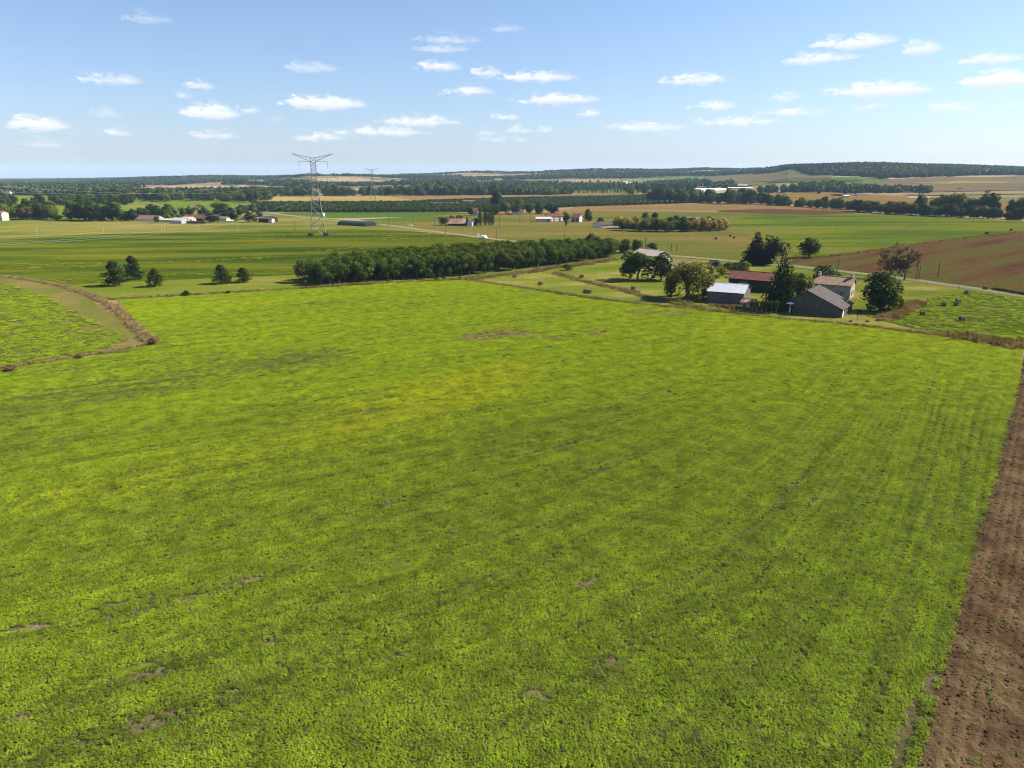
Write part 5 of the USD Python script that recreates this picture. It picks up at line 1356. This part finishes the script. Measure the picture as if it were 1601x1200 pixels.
# belts of trees
def belt(px, depth, n, hpx, wr, kinds, label, group, name='broadleaf_tree', spread=0.35, stuff=None):
    got = []
    p = gpath(px)
    tt = np.concatenate([[0], np.cumsum(np.linalg.norm(np.diff(p, axis=0), axis=1))])
    s = (np.arange(n) + R.uniform(.1, .9, n)) / n * tt[-1]
    for i, a in enumerate(s):
        x, y = np.interp(a, tt, p[:, 0]), np.interp(a, tt, p[:, 1])
        y += R.uniform(0, depth)
        z = float(terrain(x, y))
        h = hpx / 1216 * y * R.uniform(1 - spread, 1 + spread * .6)
        w = h * R.uniform(*wr)
        k = kinds[R.integers(len(kinds))]
        k += '' if k.startswith(('poplar', 'spruce', 'dome', 'column')) else '_' + 'abc'[i % 3]
        if stuff:
            got.append((k, (x, y, z - .3), (w, w, h)))
        else:
            copy(name, k, (x, y, z - .3), R.uniform(0, 6.28), (w, w, h), label, 'tree', group)
    if stuff:
        ks = sorted({a[0] for a in got})
        scatter('/World/' + stuff, [SHAPES[k] for k in ks], [a[1] for a in got], R.uniform(0, 6.28, len(got)), [a[2] for a in got], [ks.index(a[0]) for a in got], label, 'trees')


BM = ['broadleaf_oak', 'broadleaf_oak', 'broadleaf_mid', 'broadleaf_olive', 'broadleaf_grey']
belt([(-60,343),(60,344),(118,344)], 70, 34, 25, (.9, 1.3), ['broadleaf_oak', 'broadleaf_oak', 'broadleaf_mid', 'broadleaf_olive', 'broadleaf_brown'], 'tree of the dark belt above the left meadow edge', 'trees of the left belt')
belt([(108,345),(160,346),(204,346.5)], 14, 10, 26, (.8, 1.1), ['broadleaf_oak', 'broadleaf_oak', 'broadleaf_mid'], 'tree of the dark row left of the hamlet', 'dark row left of the hamlet')
belt([(205,339),(330,339),(400,340)], 20, 14, 19, (.9, 1.2), ['broadleaf_oak', 'broadleaf_oak', 'broadleaf_mid'], 'dark tree standing behind the hamlet roofs', 'trees behind the hamlet roofs')
belt([(-60,327),(60,327),(130,326)], 230, 60, 19, (.8, 1.1), ['broadleaf_oak', 'broadleaf_mid', 'broadleaf_oak', 'broadleaf_lime'], 'wooded slope behind the left belt of trees', None, stuff='slope_wood')
belt([(85,315),(250,315),(400,317)], 90, 62, 19, (.9, 1.3), BM, 'long mixed wood behind the hamlet', None, stuff='hamlet_wood')
belt([(395,307.5),(560,307),(760,305.5)], 40, 70, 15, (.9, 1.3), BM, 'belt of trees behind the golden stubble field', None, stuff='tree_belt')
belt([(655,305.5),(712,305)], 40, 10, 20, (.6, .9), ['broadleaf_oak', 'poplar_grey', 'broadleaf_grey'], 'taller tree in the middle of the belt behind the stubble field', 'taller trees behind the stubble field')
belt([(717,305),(745,305)], 20, 5, 14, (.8, 1.0), ['broadleaf_oak', 'broadleaf_grey'], 'tree of the clump left of the tall dark trees behind the bare field', 'clump behind the bare field')
belt([(748,305.5),(800,304.5)], 40, 12, 18, (.6, .9), ['broadleaf_oak', 'broadleaf_mid', 'poplar_oak'], 'tall dark tree behind the bare field', 'tall dark trees behind the bare field')
belt([(980,303.5),(1030,308),(1062,316)], 120, 14, 17, (.7, 1.0), ['broadleaf_oak', 'broadleaf_grey', 'poplar_oak'], 'dark tree right of the poplar plantation', 'trees right of the poplar plantation')
belt([(1025,316.5),(1120,318.5),(1205,320)], 50, 52, 22, (.9, 1.2), ['broadleaf_oak', 'broadleaf_oak', 'broadleaf_grey', 'broadleaf_mid'], 'tree of the big dark belt behind the tan field right of centre', 'trees of the belt right of centre')
belt([(1195,320),(1260,324),(1340,329)], 22, 30, 17, (.9, 1.3), ['broadleaf_oak', 'broadleaf_oak', 'broadleaf_mid', 'broadleaf_grey'], 'tree of the belt above the red ploughed strip', 'trees above the red ploughed strip')
belt([(1338,330.5),(1420,336),(1500,340),(1601,344.5),(1700,349)], 12, 56, 19, (1.0, 1.4), ['broadleaf_oak', 'broadleaf_oak', 'broadleaf_oak', 'broadleaf_mid', 'broadleaf_olive'], 'tree of the tall right belt behind the bright green field', 'trees of the tall right belt')
belt([(1450,334),(1530,336),(1640,340)], 30, 20, 32, (.6, .9), ['broadleaf_oak', 'broadleaf_mid', 'broadleaf_olive'], 'taller tree in the right belt behind the bright green field', 'taller trees of the right belt')
belt([(1195,302.5),(1284,301)], 40, 40, 12, (.9, 1.2), ['broadleaf_oak', 'broadleaf_mid'], 'small square wood above the ochre field', None, stuff='square_wood')
for i, (u, v, vt, w) in enumerate([(1136,319,291,9), (1187.5,320,290.5,8), (1290,327.5,303.5,6.5), (1388,335,311.5,7), (1401,335,312,7), (1008,305,284,8)]):
    plant('poplar_tree', 'poplar_oak', u, v, vt, w, 'slender pointed poplar, ' + ('first', 'second', 'third', 'fourth', 'fifth', 'leftmost')[i] + ' of those rising from the right tree belts' if i < 5 else 'pointed conifer like tree right of the poplar plantation', 'poplar', 'pointed poplars in the right belts' if i < 5 else None)
for row in range(5):
    v0 = 304.5 - row * 2.6
    belt([(800 + row * 8, v0), (975 + row * 12, v0 - 1.5)], 8, 26, 13.5, (.32, .42), ['poplar_grey', 'poplar_grey', 'poplar_mid'], 'poplar of the regular plantation behind the bare field', 'poplars of the plantation', 'poplar_tree', .12)
for u, v, vt, w, lab in [(1280,303,295.5,7,'ochre farm tree, left one'),(1322,303,296,9,'tree among the ochre field farm roofs'),(1359,296,288.5,8,'round tree above the ochre field farm'),(1418,296,289,7,'left of two round trees right of the ochre field farm'),(1424,296,289,7,'right of two round trees right of the ochre field farm'),(1547,300,296.5,5,'small lone tree in the pale strip at the right'),(1338,302,297,20,'dark clump tree behind the ochre field farm')]:
    plant('broadleaf_tree', 'broadleaf_oak_' + 'abc'[int(u) % 3], u, v, vt, w, lab)

# ------------------------------------------------------------------ orchards, far woods
def lump(seed, mat, n=70, size=.2):
    c, r = crown_blobs(seed, 7, lambda p, g: (p[0] * .34, p[1] * .34, .5 + p[2] * .28), (.2, .3))
    v, f, nn_ = leaf_cloud(c, r, n, size, seed, jit=.45)
    return v, f, nn_, mat


q = []
op = FIELDS['orchard_ground']
ox0, oy0, ox1, oy1 = op.bounds
ang = 0.30
for a in np.arange(-900, 1900, 7.0):
    b = np.arange(-100, 2200, 4.2)
    xx = a * math.cos(ang) + b * math.sin(ang) - 200; yy = -a * math.sin(ang) + b * math.cos(ang)
    q.append(np.column_stack([xx, yy]))
q = np.vstack(q)
q = q[(q[:, 0] > ox0) & (q[:, 0] < ox1) & (q[:, 1] > oy0) & (q[:, 1] < oy1)]
q = q[inside(op, q)] + 0
q = q + R.normal(size=q.shape) * .3
print('orchard', len(q))
scatter('/World/orchard_trees', [lump(300 + i, ML['hazel']) for i in range(3)], np.column_stack([q, terrain(q[:, 0], q[:, 1])]), R.uniform(0, 6, len(q)), np.column_stack([R.uniform(4, 5, len(q))] * 2 + [R.uniform(4.2, 5.4, len(q))]), R.integers(0, 3, len(q)), 'dark rows of low orchard trees across the middle distance', 'trees')

# woods, hedges and lone trees on the far land and the hills
n = 260000
Yf = np.exp(R.uniform(math.log(1400), math.log(6500), n)); Af = R.uniform(-.95, .95, n)
Xf = Af * Yf
yr = np.interp(Af, SKY_A, RIDGE_Y)
wood = fb(Xf, Yf * 1.6, 330, 51, 4)
right = sstep((Af - .36) / .03)
# the long wooded hill at the right: closed forest from its foot to the crest
fp = G([1200, 1260, 1320, 1380, 1440, 1500, 1560, 1601, 1900], [268, 271, 274, 278, 277, 275.5, 274.5, 274.5, 275])
foot = np.interp(Af, fp[:, 0] / fp[:, 1], fp[:, 1]) + 160 * (fb(Xf, Yf, 260, 9, 3) - .5)
hillwood = (right > .5) & (Yf > foot) & (Yf < yr + 500)
thr = np.where(Yf < 2400, .56, .50) + np.where((Af > .30) & (Yf < 2700), .14, 0) - .03 * (Af < -.1)
keep = (wood > thr) | hillwood
keep &= R.uniform(0, 1, n) < np.clip((Yf / 3200) ** 1.2, .35, 1) * np.where(hillwood, 1.0, .8)
fieldu = shapely.union_all([FIELDS[k] for k in ('mauve_field', 'ochre_field', 'pale_field', 'stubble_field', 'green_field')]).buffer(6)
keep &= ~shapely.contains_xy(fieldu, Xf, Yf)
bare_ = shapely.union_all([poly_of(z) for z in ([(395,308),(1015,305),(1015,300),(395,303)],)])
Xf, Yf = Xf[keep], Yf[keep]
print('far trees', len(Xf))
hh = R.uniform(7, 15, len(Xf)); ww = R.uniform(8, 15, len(Xf))
fw = [lump(330 + i, ML[('far', 'far', 'farmid', 'far', 'fargrey', 'farmid')[i]], 46, .26) for i in range(6)]
fk = np.clip((fb(Xf, Yf, 240, 61, 3) * 9 - 2 + R.normal(size=len(Xf)) * .8).astype(int) % 6, 0, 5)
scatter('/World/far_woods', fw, np.column_stack([Xf, Yf, terrain(Xf, Yf) - .5]), R.uniform(0, 6, len(Xf)), np.column_stack([ww, ww, hh]), fk, 'far woods and hedges covering the low hills to the horizon', 'trees')

# ------------------------------------------------------------------ haze
hz = box(-13500, -13500, -9, 13500, 13500, 175)
HZ = usdkit.material(stage, '/World/Looks/haze_look', {'v': ('principled_volume', {'color': (0.50, 0.74, 1.0), 'density': 0.000036, 'anisotropy': 0.0})}, volume='v.volume')
tag(usdkit.mesh(stage, '/World/haze', hz, HZ), 'thin blue summer haze over the whole landscape', None, None, 'stuff')
